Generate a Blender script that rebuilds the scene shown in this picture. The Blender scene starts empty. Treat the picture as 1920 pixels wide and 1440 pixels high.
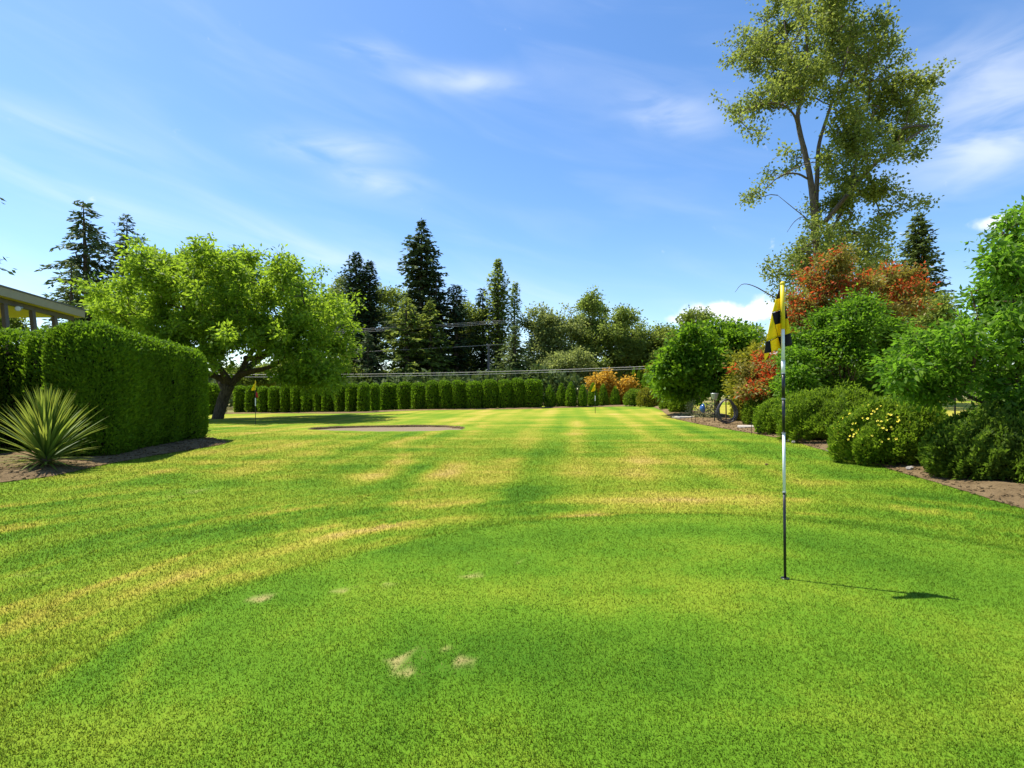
import bpy, bmesh, math
import numpy as np
from mathutils import Vector, Matrix

# ------------------------------------------------------------------ camera, world, sun, exposure
sc = bpy.context.scene
COL = sc.collection
FPX, HZ, CAMH = 1000.0, 740.0, 1.35          # focal length and horizon in photo pixels, eye height
cam = bpy.data.cameras.new('camera')
cam.sensor_width = 36.0
cam.lens = 36.0 * FPX / 1920.0
cam.shift_y = (HZ - 720.0) / 1920.0 * 1.0
cam.clip_start, cam.clip_end = 0.05, 6000
cam_ob = bpy.data.objects.new('camera', cam); COL.objects.link(cam_ob)
cam_ob.location = (0, 0, CAMH); cam_ob.rotation_euler = (math.radians(90), 0, 0)
sc.camera = cam_ob

SUN_EL, SUN_AZ = 64.5, -67.5                    # azimuth from +Y, clockwise
az, el = math.radians(SUN_AZ), math.radians(SUN_EL)
SUN = Vector((math.sin(az) * math.cos(el), math.cos(az) * math.cos(el), math.sin(el)))
sd = bpy.data.lights.new('sun', 'SUN'); sd.energy = 4.6; sd.angle = math.radians(0.55); sd.color = (1.0, 0.95, 0.86)
so = bpy.data.objects.new('sun', sd); COL.objects.link(so)
so.rotation_euler = SUN.to_track_quat('Z', 'Y').to_euler(); so.location = (-20, 10, 40)

vs = sc.view_settings
vs.view_transform = 'Standard'; vs.look = 'None'; vs.gamma = 1.0; vs.use_curve_mapping = False
vs.exposure = 0.85

world = bpy.data.worlds.new('World'); sc.world = world; world.use_nodes = True

class NT:
    """tiny helper for writing node trees"""
    def __init__(s, tree): s.t = tree; s.n = tree.nodes; s.l = tree.links
    def new(s, kind, **kw):
        n = s.n.new(kind)
        for k, v in kw.items(): setattr(n, k, v)
        return n
    def put(s, sock, v):
        if isinstance(v, bpy.types.NodeSocket): s.l.new(v, sock)
        elif v is not None:
            try: sock.default_value = v
            except Exception: sock.default_value = (v[0], v[1], v[2], 1.0)
    def math(s, op, a, b=None, c=None, clamp=False):
        n = s.new('ShaderNodeMath', operation=op, use_clamp=clamp)
        s.put(n.inputs[0], a)
        if b is not None: s.put(n.inputs[1], b)
        if c is not None: s.put(n.inputs[2], c)
        return n.outputs[0]
    def mix(s, f, a, b, mode='MIX'):
        n = s.new('ShaderNodeMix', data_type='RGBA', blend_type=mode)
        s.put(n.inputs[0], f); s.put(n.inputs[6], a); s.put(n.inputs[7], b)
        return n.outputs[2]
    def noise(s, vec, scale, detail=3, rough=0.55, dist=0.0, out=0):
        n = s.new('ShaderNodeTexNoise')
        if vec is not None: s.l.new(vec, n.inputs['Vector'])
        n.inputs['Scale'].default_value = scale; n.inputs['Detail'].default_value = detail
        n.inputs['Roughness'].default_value = rough; n.inputs['Distortion'].default_value = dist
        return n.outputs[out]
    def ramp(s, f, stops, interp='LINEAR'):
        n = s.new('ShaderNodeValToRGB'); r = n.color_ramp; r.interpolation = interp
        while len(r.elements) > 1: r.elements.remove(r.elements[-1])
        for i, (p, c) in enumerate(stops):
            e = r.elements[0] if i == 0 else r.elements.new(p)
            e.position = p; e.color = (c[0], c[1], c[2], 1) if hasattr(c, '__len__') else (c, c, c, 1)
        s.put(n.inputs[0], f); return n.outputs[0]
    def attr(s, name, out='Fac'):
        n = s.new('ShaderNodeAttribute', attribute_name=name); return n.outputs[out]
    def rng(s, v, a, b, c=0.0, d=1.0, smooth=True):
        n = s.new('ShaderNodeMapRange', interpolation_type='SMOOTHSTEP' if smooth else 'LINEAR')
        s.put(n.inputs[0], v); n.inputs[1].default_value = a; n.inputs[2].default_value = b
        n.inputs[3].default_value = c; n.inputs[4].default_value = d
        return n.outputs[0]

def build_world():
    w = NT(world.node_tree); w.n.clear()
    out = w.new('ShaderNodeOutputWorld'); bg = w.new('ShaderNodeBackground')
    w.l.new(bg.outputs[0], out.inputs[0])
    sky = w.new('ShaderNodeTexSky', sky_type='NISHITA'); sky.sun_disc = False
    sky.sun_elevation = math.radians(SUN_EL); sky.sun_rotation = math.radians(SUN_AZ % 360)
    sky.altitude = 60; sky.air_density = 1.0; sky.dust_density = 0.55; sky.ozone_density = 2.2
    hs = w.new('ShaderNodeHueSaturation'); hs.inputs['Saturation'].default_value = 1.22
    hs.inputs['Hue'].default_value = 0.503
    w.l.new(sky.outputs[0], hs.inputs['Color'])
    tc = w.new('ShaderNodeTexCoord')
    sep = w.new('ShaderNodeSeparateXYZ'); w.l.new(tc.outputs['Generated'], sep.inputs[0])
    x, y, z = sep.outputs
    A = w.math('ARCTAN2', x, y); E = w.math('ARCSINE', z)
    cb = w.new('ShaderNodeCombineXYZ'); w.put(cb.inputs[0], A); w.put(cb.inputs[1], E)
    # streaked noise in (azimuth, elevation), sheared so that cirrus runs down to the right
    sh = w.new('ShaderNodeCombineXYZ')
    w.put(sh.inputs[0], w.math('MULTIPLY', A, 2.2))
    w.put(sh.inputs[1], w.math('ADD', w.math('MULTIPLY', E, 11.0), w.math('MULTIPLY', A, 2.6)))
    streak = w.noise(sh.outputs[0], 1.3, 4, 0.5, 0.5)
    sh2 = w.new('ShaderNodeCombineXYZ')
    w.put(sh2.inputs[0], w.math('MULTIPLY', A, 4.0)); w.put(sh2.inputs[1], w.math('MULTIPLY', E, 14.0)); sh2.inputs[2].default_value = 3.3
    wispn = w.noise(sh2.outputs[0], 1.7, 4, 0.52, 0.6)
    puff = w.noise(cb.outputs[0], 26.0, 4, 0.55, 0.2)
    # broad thin veil everywhere
    veil = w.math('MULTIPLY', w.rng(streak, 0.42, 0.80), 0.10)
    total = veil
    # single wisps: photo direction px,py, half sizes in px, tilt, strength, noise kind
    wisps = [(865, 150, 100, 22, 0.02, .50, 0), (620, 277, 110, 26, -0.06, .50, 0), (710, 340, 90, 24, 0.05, .42, 0),
             (1255, 210, 105, 40, 0.22, .46, 0), (1850, 180, 170, 120, 0.0, .50, 0), (1835, 300, 160, 50, -.1, .42, 0),
             (130, 350, 300, 30, 0.30, .34, 1), (60, 225, 170, 30, 0.15, .28, 1), (420, 420, 360, 40, 0.28, .24, 1),
             (1350, 588, 88, 26, 0.0, 1.15, 2), (1425, 580, 40, 24, 0.0, .7, 2), (1280, 600, 40, 13, 0.0, .8, 2),
             (1870, 415, 60, 17, 0.0, .8, 2), (60, 545, 130, 30, 0.1, .50, 1), (690, 95, 70, 18, 0.0, .3, 0),
             (700, 500, 240, 30, .12, .28, 1), (1000, 590, 260, 60, .0, .22, 1)]
    for px, py, sx, sy, tilt, st, kind in wisps:
        tx, tz = (px - 960) / FPX, (HZ - py) / FPX
        a0 = math.atan(tx); e0 = math.atan(tz * math.cos(a0))
        ca, ce = math.cos(a0) ** 2, math.cos(a0) * math.cos(e0) ** 2
        sa, se = sx / FPX * ca, sy / FPX * ce
        da = w.math('SUBTRACT', A, a0)
        de = w.math('ADD', w.math('SUBTRACT', E, e0), w.math('MULTIPLY', da, tilt))
        q = w.math('ADD', w.math('POWER', w.math('DIVIDE', w.math('ABSOLUTE', da), sa), 2.0), w.math('POWER', w.math('DIVIDE', w.math('ABSOLUTE', de), se), 2.0))
        g = w.math('EXPONENT', w.math('MULTIPLY', q, -1.0))
        if kind == 0: m = w.math('MULTIPLY', g, w.rng(wispn, 0.25, 0.75))
        elif kind == 1: m = w.math('MULTIPLY', g, w.rng(streak, 0.28, 0.72))
        else: m = w.rng(w.math('ADD', g, w.math('MULTIPLY', w.math('SUBTRACT', puff, 0.5), 1.3)), 0.25, 0.95)
        total = w.math('ADD', total, w.math('MULTIPLY', m, st * (.82 if kind < 2 else 1.0)))
    total = w.math('MULTIPLY', w.math('MINIMUM', total, 0.92), w.rng(z, -0.01, 0.06))
    col = w.mix(total, hs.outputs[0], (5.4, 5.6, 5.9, 1))
    w.l.new(col, bg.inputs[0]); bg.inputs[1].default_value = 0.126
    world.cycles.sampling_method = 'MANUAL'; world.cycles.sample_map_resolution = 256
build_world()

# ------------------------------------------------------------------ numeric helpers
R = np.random.default_rng(7)
def smooth(t): t = np.clip(t, 0, 1); return t * t * (3 - 2 * t)
def vnoise(x, y, seed=0):
    xi, yi = np.floor(x), np.floor(y); fx, fy = x - xi, y - yi
    fx = fx * fx * (3 - 2 * fx); fy = fy * fy * (3 - 2 * fy)
    def h(a, b):
        v = np.sin(a * 127.1 + b * 311.7 + seed * 74.7) * 43758.5453
        return v - np.floor(v)
    return (h(xi, yi) * (1 - fx) + h(xi + 1, yi) * fx) * (1 - fy) + (h(xi, yi + 1) * (1 - fx) + h(xi + 1, yi + 1) * fx) * fy
def fbm(x, y, seed=0, octv=4, gain=0.5):
    s, a, tot = 0, 1.0, 0
    for i in range(octv):
        s = s + a * vnoise(x * 2 ** i + 13.1 * i, y * 2 ** i - 7.7 * i, seed + i); tot += a; a *= gain
    return s / tot
GC, GR = (1.5, 2.55), (3.55, 3.3)                # the putting green: centre and half axes
def green_re(x, y):
    th = np.arctan2(y - GC[1], x - GC[0])
    return np.sqrt(((x - GC[0]) / GR[0]) ** 2 + ((y - GC[1]) / GR[1]) ** 2) * (1 + 0.03 * np.sin(3 * th + 1))
def T(x, y):
    x = np.asarray(x, float); y = np.asarray(y, float)
    s = smooth((y - 10) / 28)
    z = s * (0.26 + 0.02 * np.clip(x, -40, 25))
    z = z + 0.05 * np.sin(.33 * x + 1) * np.sin(.3 * y) * smooth((y - 8) / 10) * smooth((70 - y) / 20)
    return z + 0.05 * smooth((1.10 - green_re(x, y)) / .18)
def Tf(x, y): return float(T(x, y))
def P(px, py, Y): return np.array([(px - 960) * Y / FPX, Y, CAMH - (py - HZ) * Y / FPX])
def G(px, py):
    Y = np.concatenate([np.arange(1.2, 20, .01), np.arange(20, 90, .03)])
    X = (px - 960) * Y / FPX; Z = CAMH - (py - HZ) * Y / FPX
    k = np.argmax(Z <= T(X, Y)); return np.array([X[k], Y[k], Tf(X[k], Y[k])])

# ------------------------------------------------------------------ object helpers
def tag(o, label=None, cat=None, group=None, kind=None):
    if label: o['label'] = label
    if cat: o['category'] = cat
    if group: o['group'] = group
    if kind: o['kind'] = kind
    return o
def empty(name, loc, label, cat, group=None, rz=0.0):
    o = bpy.data.objects.new(name, None); COL.objects.link(o)
    o.empty_display_size = 0.2; o.location = [float(v) for v in loc]; o.rotation_euler = (0, 0, rz)
    return tag(o, label, cat, group)
def link(name, me, parent=None, world_space=True):
    o = bpy.data.objects.new(name, me); COL.objects.link(o)
    if parent is not None:
        o.parent = parent
        if world_space: o.matrix_parent_inverse = (Matrix.LocRotScale(parent.location, parent.rotation_euler, parent.scale)).inverted()
    return o
def mesh(name, V, F, mat, smoothf=False, fattr=None, vattr=None):
    """V (n,3); F (m,k) array or list of faces"""
    me = bpy.data.meshes.new(name); V = np.asarray(V, np.float32)
    if isinstance(F, np.ndarray):
        m, k = F.shape
        me.vertices.add(len(V)); me.vertices.foreach_set('co', V.ravel())
        me.loops.add(m * k); me.loops.foreach_set('vertex_index', F.astype(np.int32).ravel())
        me.polygons.add(m); me.polygons.foreach_set('loop_start', np.arange(0, m * k, k, dtype=np.int32))
        me.update(calc_edges=True)
    else: me.from_pydata([tuple(map(float, v)) for v in V], [], [tuple(map(int, f)) for f in F]); me.update()
    if smoothf: me.polygons.foreach_set('use_smooth', np.ones(len(me.polygons), bool))
    for d, dom in ((fattr, 'FACE'), (vattr, 'POINT')):
        for k_, v in (d or {}).items():
            a = me.attributes.new(k_, 'FLOAT', dom); a.data.foreach_set('value', np.asarray(v, np.float32))
    me.materials.append(mat); return me
class MB:
    """collects simple solids into one mesh"""
    def __init__(s): s.v = []; s.f = []
    def add(s, V, F):
        o = len(s.v); s.v += [tuple(map(float, v)) for v in V]; s.f += [tuple(i + o for i in f) for f in F]; return s
    def box(s, c, size, rot=None):
        c = Vector(c); h = Vector(size) * 0.5
        vs_ = [Vector((a * h.x, b * h.y, d * h.z)) for a in (-1, 1) for b in (-1, 1) for d in (-1, 1)]
        if rot is not None: vs_ = [rot @ v for v in vs_]
        return s.add([c + v for v in vs_], [(0, 1, 3, 2), (4, 6, 7, 5), (0, 4, 5, 1), (2, 3, 7, 6), (0, 2, 6, 4), (1, 5, 7, 3)])
    def bar(s, a, b, w, h):
        a, b = Vector(a), Vector(b); d = b - a; q = d.to_track_quat('Y', 'Z').to_matrix()
        return s.box((a + b) / 2, (w, d.length, h), q)
    def tube(s, pts, rad, n=8, caps=True):
        V, F = tube_np(pts, rad, n, caps); return s.add(V, F)
    def build(s, name, mat, parent=None, smoothf=False):
        return link(name, mesh(name, s.v, s.f, mat, smoothf), parent)
def tube_np(pts, rad, n=8, caps=True):
    pts = [Vector(p) for p in pts]; rad = [rad] * len(pts) if not hasattr(rad, '__len__') else list(rad)
    V, F = [], []; prev = None
    for i, p in enumerate(pts):
        d = (pts[min(i + 1, len(pts) - 1)] - pts[max(i - 1, 0)]).normalized()
        a = prev if prev is not None else (Vector((1, 0, 0)) if abs(d.x) < .9 else Vector((0, 1, 0)))
        u = (a - d * a.dot(d)).normalized(); v = d.cross(u); prev = u
        for k in range(n):
            t = 2 * math.pi * k / n; V.append(p + (u * math.cos(t) + v * math.sin(t)) * rad[i])
    for i in range(len(pts) - 1):
        for k in range(n):
            F.append((i * n + k, i * n + (k + 1) % n, (i + 1) * n + (k + 1) % n, (i + 1) * n + k))
    if caps: F.append(tuple(range(n - 1, -1, -1))); F.append(tuple(range((len(pts) - 1) * n, len(pts) * n)))
    return V, F
def nrm(a): return a / np.maximum(np.linalg.norm(a, axis=-1, keepdims=True), 1e-9)
def catmull(pts, n=6):
    pts = np.asarray(pts, float); out = []
    Q = np.vstack([2 * pts[0] - pts[1], pts, 2 * pts[-1] - pts[-2]])
    for i in range(1, len(Q) - 2):
        for t in np.linspace(0, 1, n, endpoint=False):
            a, b, c, d = Q[i - 1:i + 3]
            out.append(.5 * (2 * b + (c - a) * t + (2 * a - 5 * b + 4 * c - d) * t * t + (3 * b - a - 3 * c + d) * t ** 3))
    out.append(pts[-1]); return np.array(out)

# ------------------------------------------------------------------ materials
def newmat(name):
    m = bpy.data.materials.new(name); m.use_nodes = True; w = NT(m.node_tree); w.n.clear()
    out = w.new('ShaderNodeOutputMaterial'); return m, w, out
def principled(w, col, rough=.6, spec=.3, metal=0.0, bump=None, bs=.3, bd=.02):
    b = w.new('ShaderNodeBsdfPrincipled'); w.put(b.inputs['Base Color'], col); w.put(b.inputs['Roughness'], rough)
    b.inputs['Specular IOR Level'].default_value = spec; b.inputs['Metallic'].default_value = metal
    if bump is not None:
        n = w.new('ShaderNodeBump'); n.inputs['Strength'].default_value = bs; n.inputs['Distance'].default_value = bd
        w.l.new(bump, n.inputs['Height']); w.l.new(n.outputs[0], b.inputs['Normal'])
    return b
def leafmat(name, dark, mid, light, trans=.35, rough=.45, spec=.35, tcol=None, tone_amt=.35):
    m, w, out = newmat(name)
    c = w.ramp(w.attr('rnd'), [(0.0, dark), (.5, mid), (1.0, light)])
    tone = w.attr('tone')
    c = w.mix(w.math('MULTIPLY', tone, tone_amt), c, light)
    oi = w.new('ShaderNodeObjectInfo'); ts = w.math('MULTIPLY', w.math('MULTIPLY_ADD', tone, 0.45, 0.78), w.math('MULTIPLY_ADD', oi.outputs['Random'], .18, .92))
    mu = w.new('ShaderNodeVectorMath', operation='SCALE'); w.l.new(c, mu.inputs[0]); w.l.new(ts, mu.inputs['Scale'])
    b = principled(w, mu.outputs[0], rough + .14, spec * .7)
    t = w.new('ShaderNodeBsdfTranslucent')
    tc = w.mix(.55, mu.outputs[0], tcol or tuple(min(1, 1.5 * v) for v in light))
    w.l.new(tc, t.inputs[0])
    mx = w.new('ShaderNodeMixShader'); mx.inputs[0].default_value = min(.64, trans * 1.3 + .06)
    w.l.new(b.outputs[0], mx.inputs[1]); w.l.new(t.outputs[0], mx.inputs[2]); w.l.new(mx.outputs[0], out.inputs[0])
    return m
def plain(name, col, rough=.6, spec=.3, var=.15, scale=8, bump=0.0, metal=0.0, col2=None, stretch=None):
    m, w, out = newmat(name)
    tc = w.new('ShaderNodeTexCoord'); v = tc.outputs['Object']
    if stretch:
        mp = w.new('ShaderNodeMapping'); mp.inputs['Scale'].default_value = stretch; w.l.new(v, mp.inputs[0]); v = mp.outputs[0]
    n = w.noise(v, scale, 5, .6)
    c2 = col2 or tuple(c * (1 - var) for c in col)
    c = w.mix(w.rng(n, .3, .7), c2, col)
    b = principled(w, c, rough, spec, metal, n if bump else None, bump, .02)
    w.l.new(b.outputs[0], out.inputs[0]); return m
M = {}
def lawn_colour(w, blades=False):
    geo = w.new('ShaderNodeNewGeometry'); pos = geo.outputs['Position']
    dry, bare = w.attr('dry'), w.attr('bare')
    fine = w.noise(pos, 26, 2, .7); mid = w.noise(pos, 4.5, 2, .6); tiny = fine if blades else w.noise(pos, 140, 1, .7)
    d = w.math('ADD', dry, w.math('MULTIPLY', w.math('SUBTRACT', fine, .5), .22))
    d = w.math('ADD', d, w.math('MULTIPLY', w.math('SUBTRACT', mid, .5), .22))
    if blades: d = w.math('ADD', d, w.math('MULTIPLY', w.math('SUBTRACT', w.attr('rnd'), .5), .17))
    c = w.ramp(d, [(0.0, (.047, .118, .007)), (.22, (.086, .172, .010)), (.45, (.152, .212, .015)), (.66, (.262, .250, .030)), (.85, (.35, .270, .058)), (1.0, (.39, .285, .095))])
    c = w.mix(w.rng(bare, .35, .95, 0, .8), c, (.33, .25, .105, 1))
    if not blades:
        k = w.rng(tiny, .3, .7, 1.02, 1.26)
        sc_ = w.new('ShaderNodeVectorMath', operation='SCALE'); w.l.new(c, sc_.inputs[0]); w.l.new(k, sc_.inputs['Scale']); c = sc_.outputs[0]
    return c, fine, tiny
def mk_lawn():
    m, w, out = newmat('lawn'); c, fine, tiny = lawn_colour(w)
    # short mown blades seen at a slant: strong fine relief
    h = w.math('ADD', w.math('MULTIPLY', tiny, .5), fine)
    b = principled(w, c, .9, .06, 0, h, .5, .02)
    w.l.new(b.outputs[0], out.inputs[0]); return m
def mk_blades():
    m, w, out = newmat('grass_blades'); c, f, t_ = lawn_colour(w, True)
    b = principled(w, c, .75, .05); t = w.new('ShaderNodeBsdfTranslucent')
    g_ = w.new('ShaderNodeNewGeometry'); mv = w.new('ShaderNodeMix', data_type='VECTOR'); mv.inputs[0].default_value = .76
    w.l.new(g_.outputs['Normal'], mv.inputs[4]); mv.inputs[5].default_value = (0, 0, 1)
    nn = w.new('ShaderNodeVectorMath', operation='NORMALIZE'); w.l.new(mv.outputs[1], nn.inputs[0]); w.l.new(nn.outputs[0], b.inputs['Normal'])
    mu = w.mix(.35, c, (.23, .29, .012, 1)); w.l.new(mu, t.inputs[0])
    mx = w.new('ShaderNodeMixShader'); mx.inputs[0].default_value = .32
    w.l.new(b.outputs[0], mx.inputs[1]); w.l.new(t.outputs[0], mx.inputs[2]); w.l.new(mx.outputs[0], out.inputs[0]); return m
def mk_mulch():
    m, w, out = newmat('bark_mulch'); geo = w.new('ShaderNodeNewGeometry'); pos = geo.outputs['Position']
    a = w.noise(pos, 3, 4, .6); f = w.noise(pos, 45, 4, .75); g = w.noise(pos, 130, 3, .7)
    c = w.ramp(f, [(.25, (.060, .040, .019)), (.5, (.160, .108, .052)), (.75, (.27, .190, .098))])
    c = w.mix(w.math('MULTIPLY', w.rng(a, .35, .65), .45), c, (.29, .205, .105, 1))
    b = principled(w, c, .95, .1, 0, w.math('ADD', f, w.math('MULTIPLY', g, .5)), .9, .03)
    w.l.new(b.outputs[0], out.inputs[0]); return m
def mk_sand():
    m, w, out = newmat('bunker_sand'); geo = w.new('ShaderNodeNewGeometry'); pos = geo.outputs['Position']
    a = w.noise(pos, 2.2, 5, .65); f = w.noise(pos, 30, 4, .8)
    c = w.ramp(f, [(.25, (.13, .095, .060)), (.55, (.25, .19, .122)), (.8, (.33, .26, .18))])
    c = w.mix(w.rng(a, .55, .8, 0, .5), c, (.26, .24, .08, 1))
    b = principled(w, c, .95, .1, 0, f, .8, .03); w.l.new(b.outputs[0], out.inputs[0]); return m
def mk_bark(name, a_, b_, st=(14, 14, 2.5)):
    m, w, out = newmat(name); tc = w.new('ShaderNodeTexCoord')
    mp = w.new('ShaderNodeMapping'); mp.inputs['Scale'].default_value = st; w.l.new(tc.outputs['Object'], mp.inputs[0])
    n = w.noise(mp.outputs[0], 1.2, 6, .7, .6); c = w.ramp(n, [(.3, a_), (.7, b_)])
    b = principled(w, c, .95, .1, 0, n, 1.0, .06); w.l.new(b.outputs[0], out.inputs[0]); return m
def mk_field():
    m, w, out = newmat('field_ground'); geo = w.new('ShaderNodeNewGeometry'); pos = geo.outputs['Position']
    a = w.noise(pos, .12, 5, .6); f = w.noise(pos, 6, 4, .7)
    c = w.ramp(w.math('MULTIPLY_ADD', f, .4, w.math('MULTIPLY', a, .6)), [(.3, (.08, .11, .025)), (.5, (.20, .18, .06)), (.7, (.34, .27, .12))])
    b = principled(w, c, .95, .1, 0, f, .5, .05); w.l.new(b.outputs[0], out.inputs[0]); return m
M['lawn'] = mk_lawn(); M['blade'] = mk_blades(); M['mulch'] = mk_mulch(); M['sand'] = mk_sand(); M['field'] = mk_field()
M['bark_dark'] = mk_bark('dark_bark', (.030, .023, .017), (.15, .118, .088))
M['bark_brown'] = mk_bark('brown_bark', (.05, .032, .02), (.16, .11, .07))
M['bark_pale'] = mk_bark('pale_bark', (.06, .05, .04), (.20, .17, .135), (9, 9, 3))
M['turf_edge'] = plain('turf_edge', (.16, .11, .05), .95, .1, scale=20, bump=.5, col2=(.045, .035, .018))
M['hedge'] = leafmat('arborvitae_foliage', (.046, .102, .006), (.090, .185, .009), (.19, .305, .016), .34, .5, .25, (.20, .36, .010))
M['hedge_lit'] = leafmat('arborvitae_sunlit', (.055, .100, .006), (.115, .190, .010), (.22, .29, .020), .28, .5, .25, (.26, .34, .012))  # lit copy of the hedge foliage: sunlight painted in as lighter, yellower green
M['twig_shade'] = plain('inner_twigs_shade', (.030, .026, .014), .95, .05, scale=12, col2=(.014, .016, .008))  # dark tone stands for brown twigs plus the shade inside the shrub
M['walnut'] = leafmat('walnut_leaves', (.085, .170, .012), (.145, .260, .018), (.26, .370, .034), .47, .42, .35, (.38, .54, .025))
M['cotton'] = leafmat('cottonwood_leaves', (.095, .150, .022), (.175, .245, .038), (.29, .350, .072), .46, .4, .4, (.27, .30, .04))
M['phot_green'] = leafmat('photinia_green', (.10, .130, .016), (.215, .205, .030), (.36, .29, .060), .32, .35, .45, (.34, .28, .03))
M['phot_red'] = leafmat('photinia_red', (.30, .030, .012), (.52, .075, .018), (.60, .16, .03), .38, .35, .45, (.65, .09, .02))
M['lilac'] = leafmat('mid_green_leaves', (.042, .110, .008), (.090, .195, .011), (.18, .305, .020), .46, .4, .4, (.19, .38, .015))
M['near'] = leafmat('glossy_big_leaves', (.042, .110, .008), (.090, .195, .013), (.19, .310, .026), .46, .34, .38, (.20, .42, .018))
M['fruit'] = leafmat('bright_green_leaves', (.045, .125, .007), (.085, .200, .011), (.16, .285, .020), .40, .42, .35, (.24, .42, .015))
M['shrub_a'] = leafmat('feathery_green_shrub', (.085, .150, .010), (.145, .240, .014), (.23, .330, .024), .48, .5, .25, (.20, .32, .015))
M['shrub_b'] = leafmat('dark_green_shrub', (.055, .105, .011), (.105, .180, .016), (.20, .285, .026), .48, .5, .3, (.14, .25, .015))
M['shrub_y'] = leafmat('yellow_green_shrub', (.09, .12, .010), (.17, .20, .016), (.29, .28, .03), .35, .5, .25, (.38, .36, .02))
M['flower'] = plain('yellow_petals', (.85, .72, .05), .5, .3, .1, 30)
M['fir'] = leafmat('fir_needles', (.030, .055, .020), (.060, .096, .032), (.125, .160, .050), .14, .55, .25, (.06, .11, .03))
M['cypress'] = leafmat('cypress_foliage', (.016, .038, .016), (.034, .066, .024), (.068, .105, .034), .12, .55, .25, (.04, .09, .025))
M['spruce'] = leafmat('spruce_needles', (.055, .090, .024), (.110, .155, .036), (.19, .230, .060), .18, .55, .25, (.13, .18, .03))
M['olive'] = leafmat('olive_foliage', (.095, .160, .024), (.180, .262, .040), (.30, .365, .068), .44, .5, .3, (.22, .26, .03))
M['poplar'] = leafmat('poplar_foliage', (.120, .185, .032), (.210, .295, .052), (.33, .400, .090), .46, .45, .35, (.22, .28, .03))
M['pale'] = leafmat('pale_green_foliage', (.135, .190, .050), (.240, .305, .080), (.38, .420, .140), .42, .45, .35, (.28, .32, .06))
M['orange'] = leafmat('orange_foliage', (.22, .15, .02), (.41, .27, .035), (.52, .38, .06), .40, .5, .3, (.75, .38, .03))
M['woods'] = leafmat('far_wood_foliage', (.025, .05, .018), (.055, .09, .026), (.11, .15, .04), .20, .55, .2, (.12, .17, .03))
M['yucca'] = leafmat('yucca_leaf', (.042, .118, .016), (.090, .190, .022), (.24, .31, .048), .30, .38, .45, (.38, .40, .05), .6)
M['vari'] = leafmat('pale_variegated_leaves', (.14, .16, .05), (.30, .30, .13), (.52, .47, .28), .3, .5, .3, (.4, .4, .15))
M['white'] = plain('white_paint', (.78, .79, .80), .35, .4, .05, 20)
M['black'] = plain('black_paint', (.012, .012, .014), .35, .4, .2, 20)
M['yellow'] = plain('yellow_sleeve', (.72, .54, .015), .45, .35, .1, 30)
def mk_cloth(name, c, tcol):
    m, w, out = newmat(name); geo = w.new('ShaderNodeNewGeometry')
    n = w.noise(geo.outputs['Position'], 900, 2, .6); b = principled(w, c, .75, .15, 0, n, .2, .002)
    t = w.new('ShaderNodeBsdfTranslucent'); t.inputs[0].default_value = (*tcol, 1)
    mx = w.new('ShaderNodeMixShader'); mx.inputs[0].default_value = .30
    w.l.new(b.outputs[0], mx.inputs[1]); w.l.new(t.outputs[0], mx.inputs[2]); w.l.new(mx.outputs[0], out.inputs[0]); return m
M['cloth_y'] = mk_cloth('yellow_flag_cloth', (.88, .68, .010, 1), (.95, .75, .02)); M['cloth_k'] = mk_cloth('black_flag_cloth', (.020, .018, .022, 1), (.02, .02, .03))
M['red'] = plain('red_cloth', (.45, .03, .03), .7, .2, .1, 30)
M['fascia'] = plain('tan_fascia', (.36, .31, .21), .6, .3, .12, 3)
M['soffit'] = plain('ochre_soffit', (.60, .46, .10), .7, .2, .1, 2)
M['post'] = plain('grey_brown_post', (.135, .115, .105), .7, .2, .2, 4)
M['roof'] = plain('grey_roofing', (.16, .15, .14), .9, .1, .25, 10, .3)
M['metal'] = plain('grey_metal', (.42, .44, .46), .4, .5, .15, 10, 0, .5)
M['wire'] = plain('weathered_wire', (.62, .55, .48), .5, .4, .15, 1)
M['polewood'] = plain('weathered_pole_wood', (.20, .17, .15), .9, .1, .3, 3, .4)
M['hose'] = plain('grey_hose', (.085, .075, .08), .38, .5, .3, 6)
M['blue'] = plain('blue_glass', (.05, .13, .34), .12, .6, .3, 6)
M['stone'] = plain('pale_stone', (.46, .41, .34), .85, .2, .3, 5, .4)
M['rock'] = plain('grey_rock', (.30, .27, .24), .9, .2, .35, 9, .6)
M['ironblack'] = plain('black_iron', (.02, .02, .02), .6, .3, .2, 10)
M['brownwood'] = plain('brown_stake', (.16, .09, .045), .8, .2, .3, 6, .3)

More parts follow.
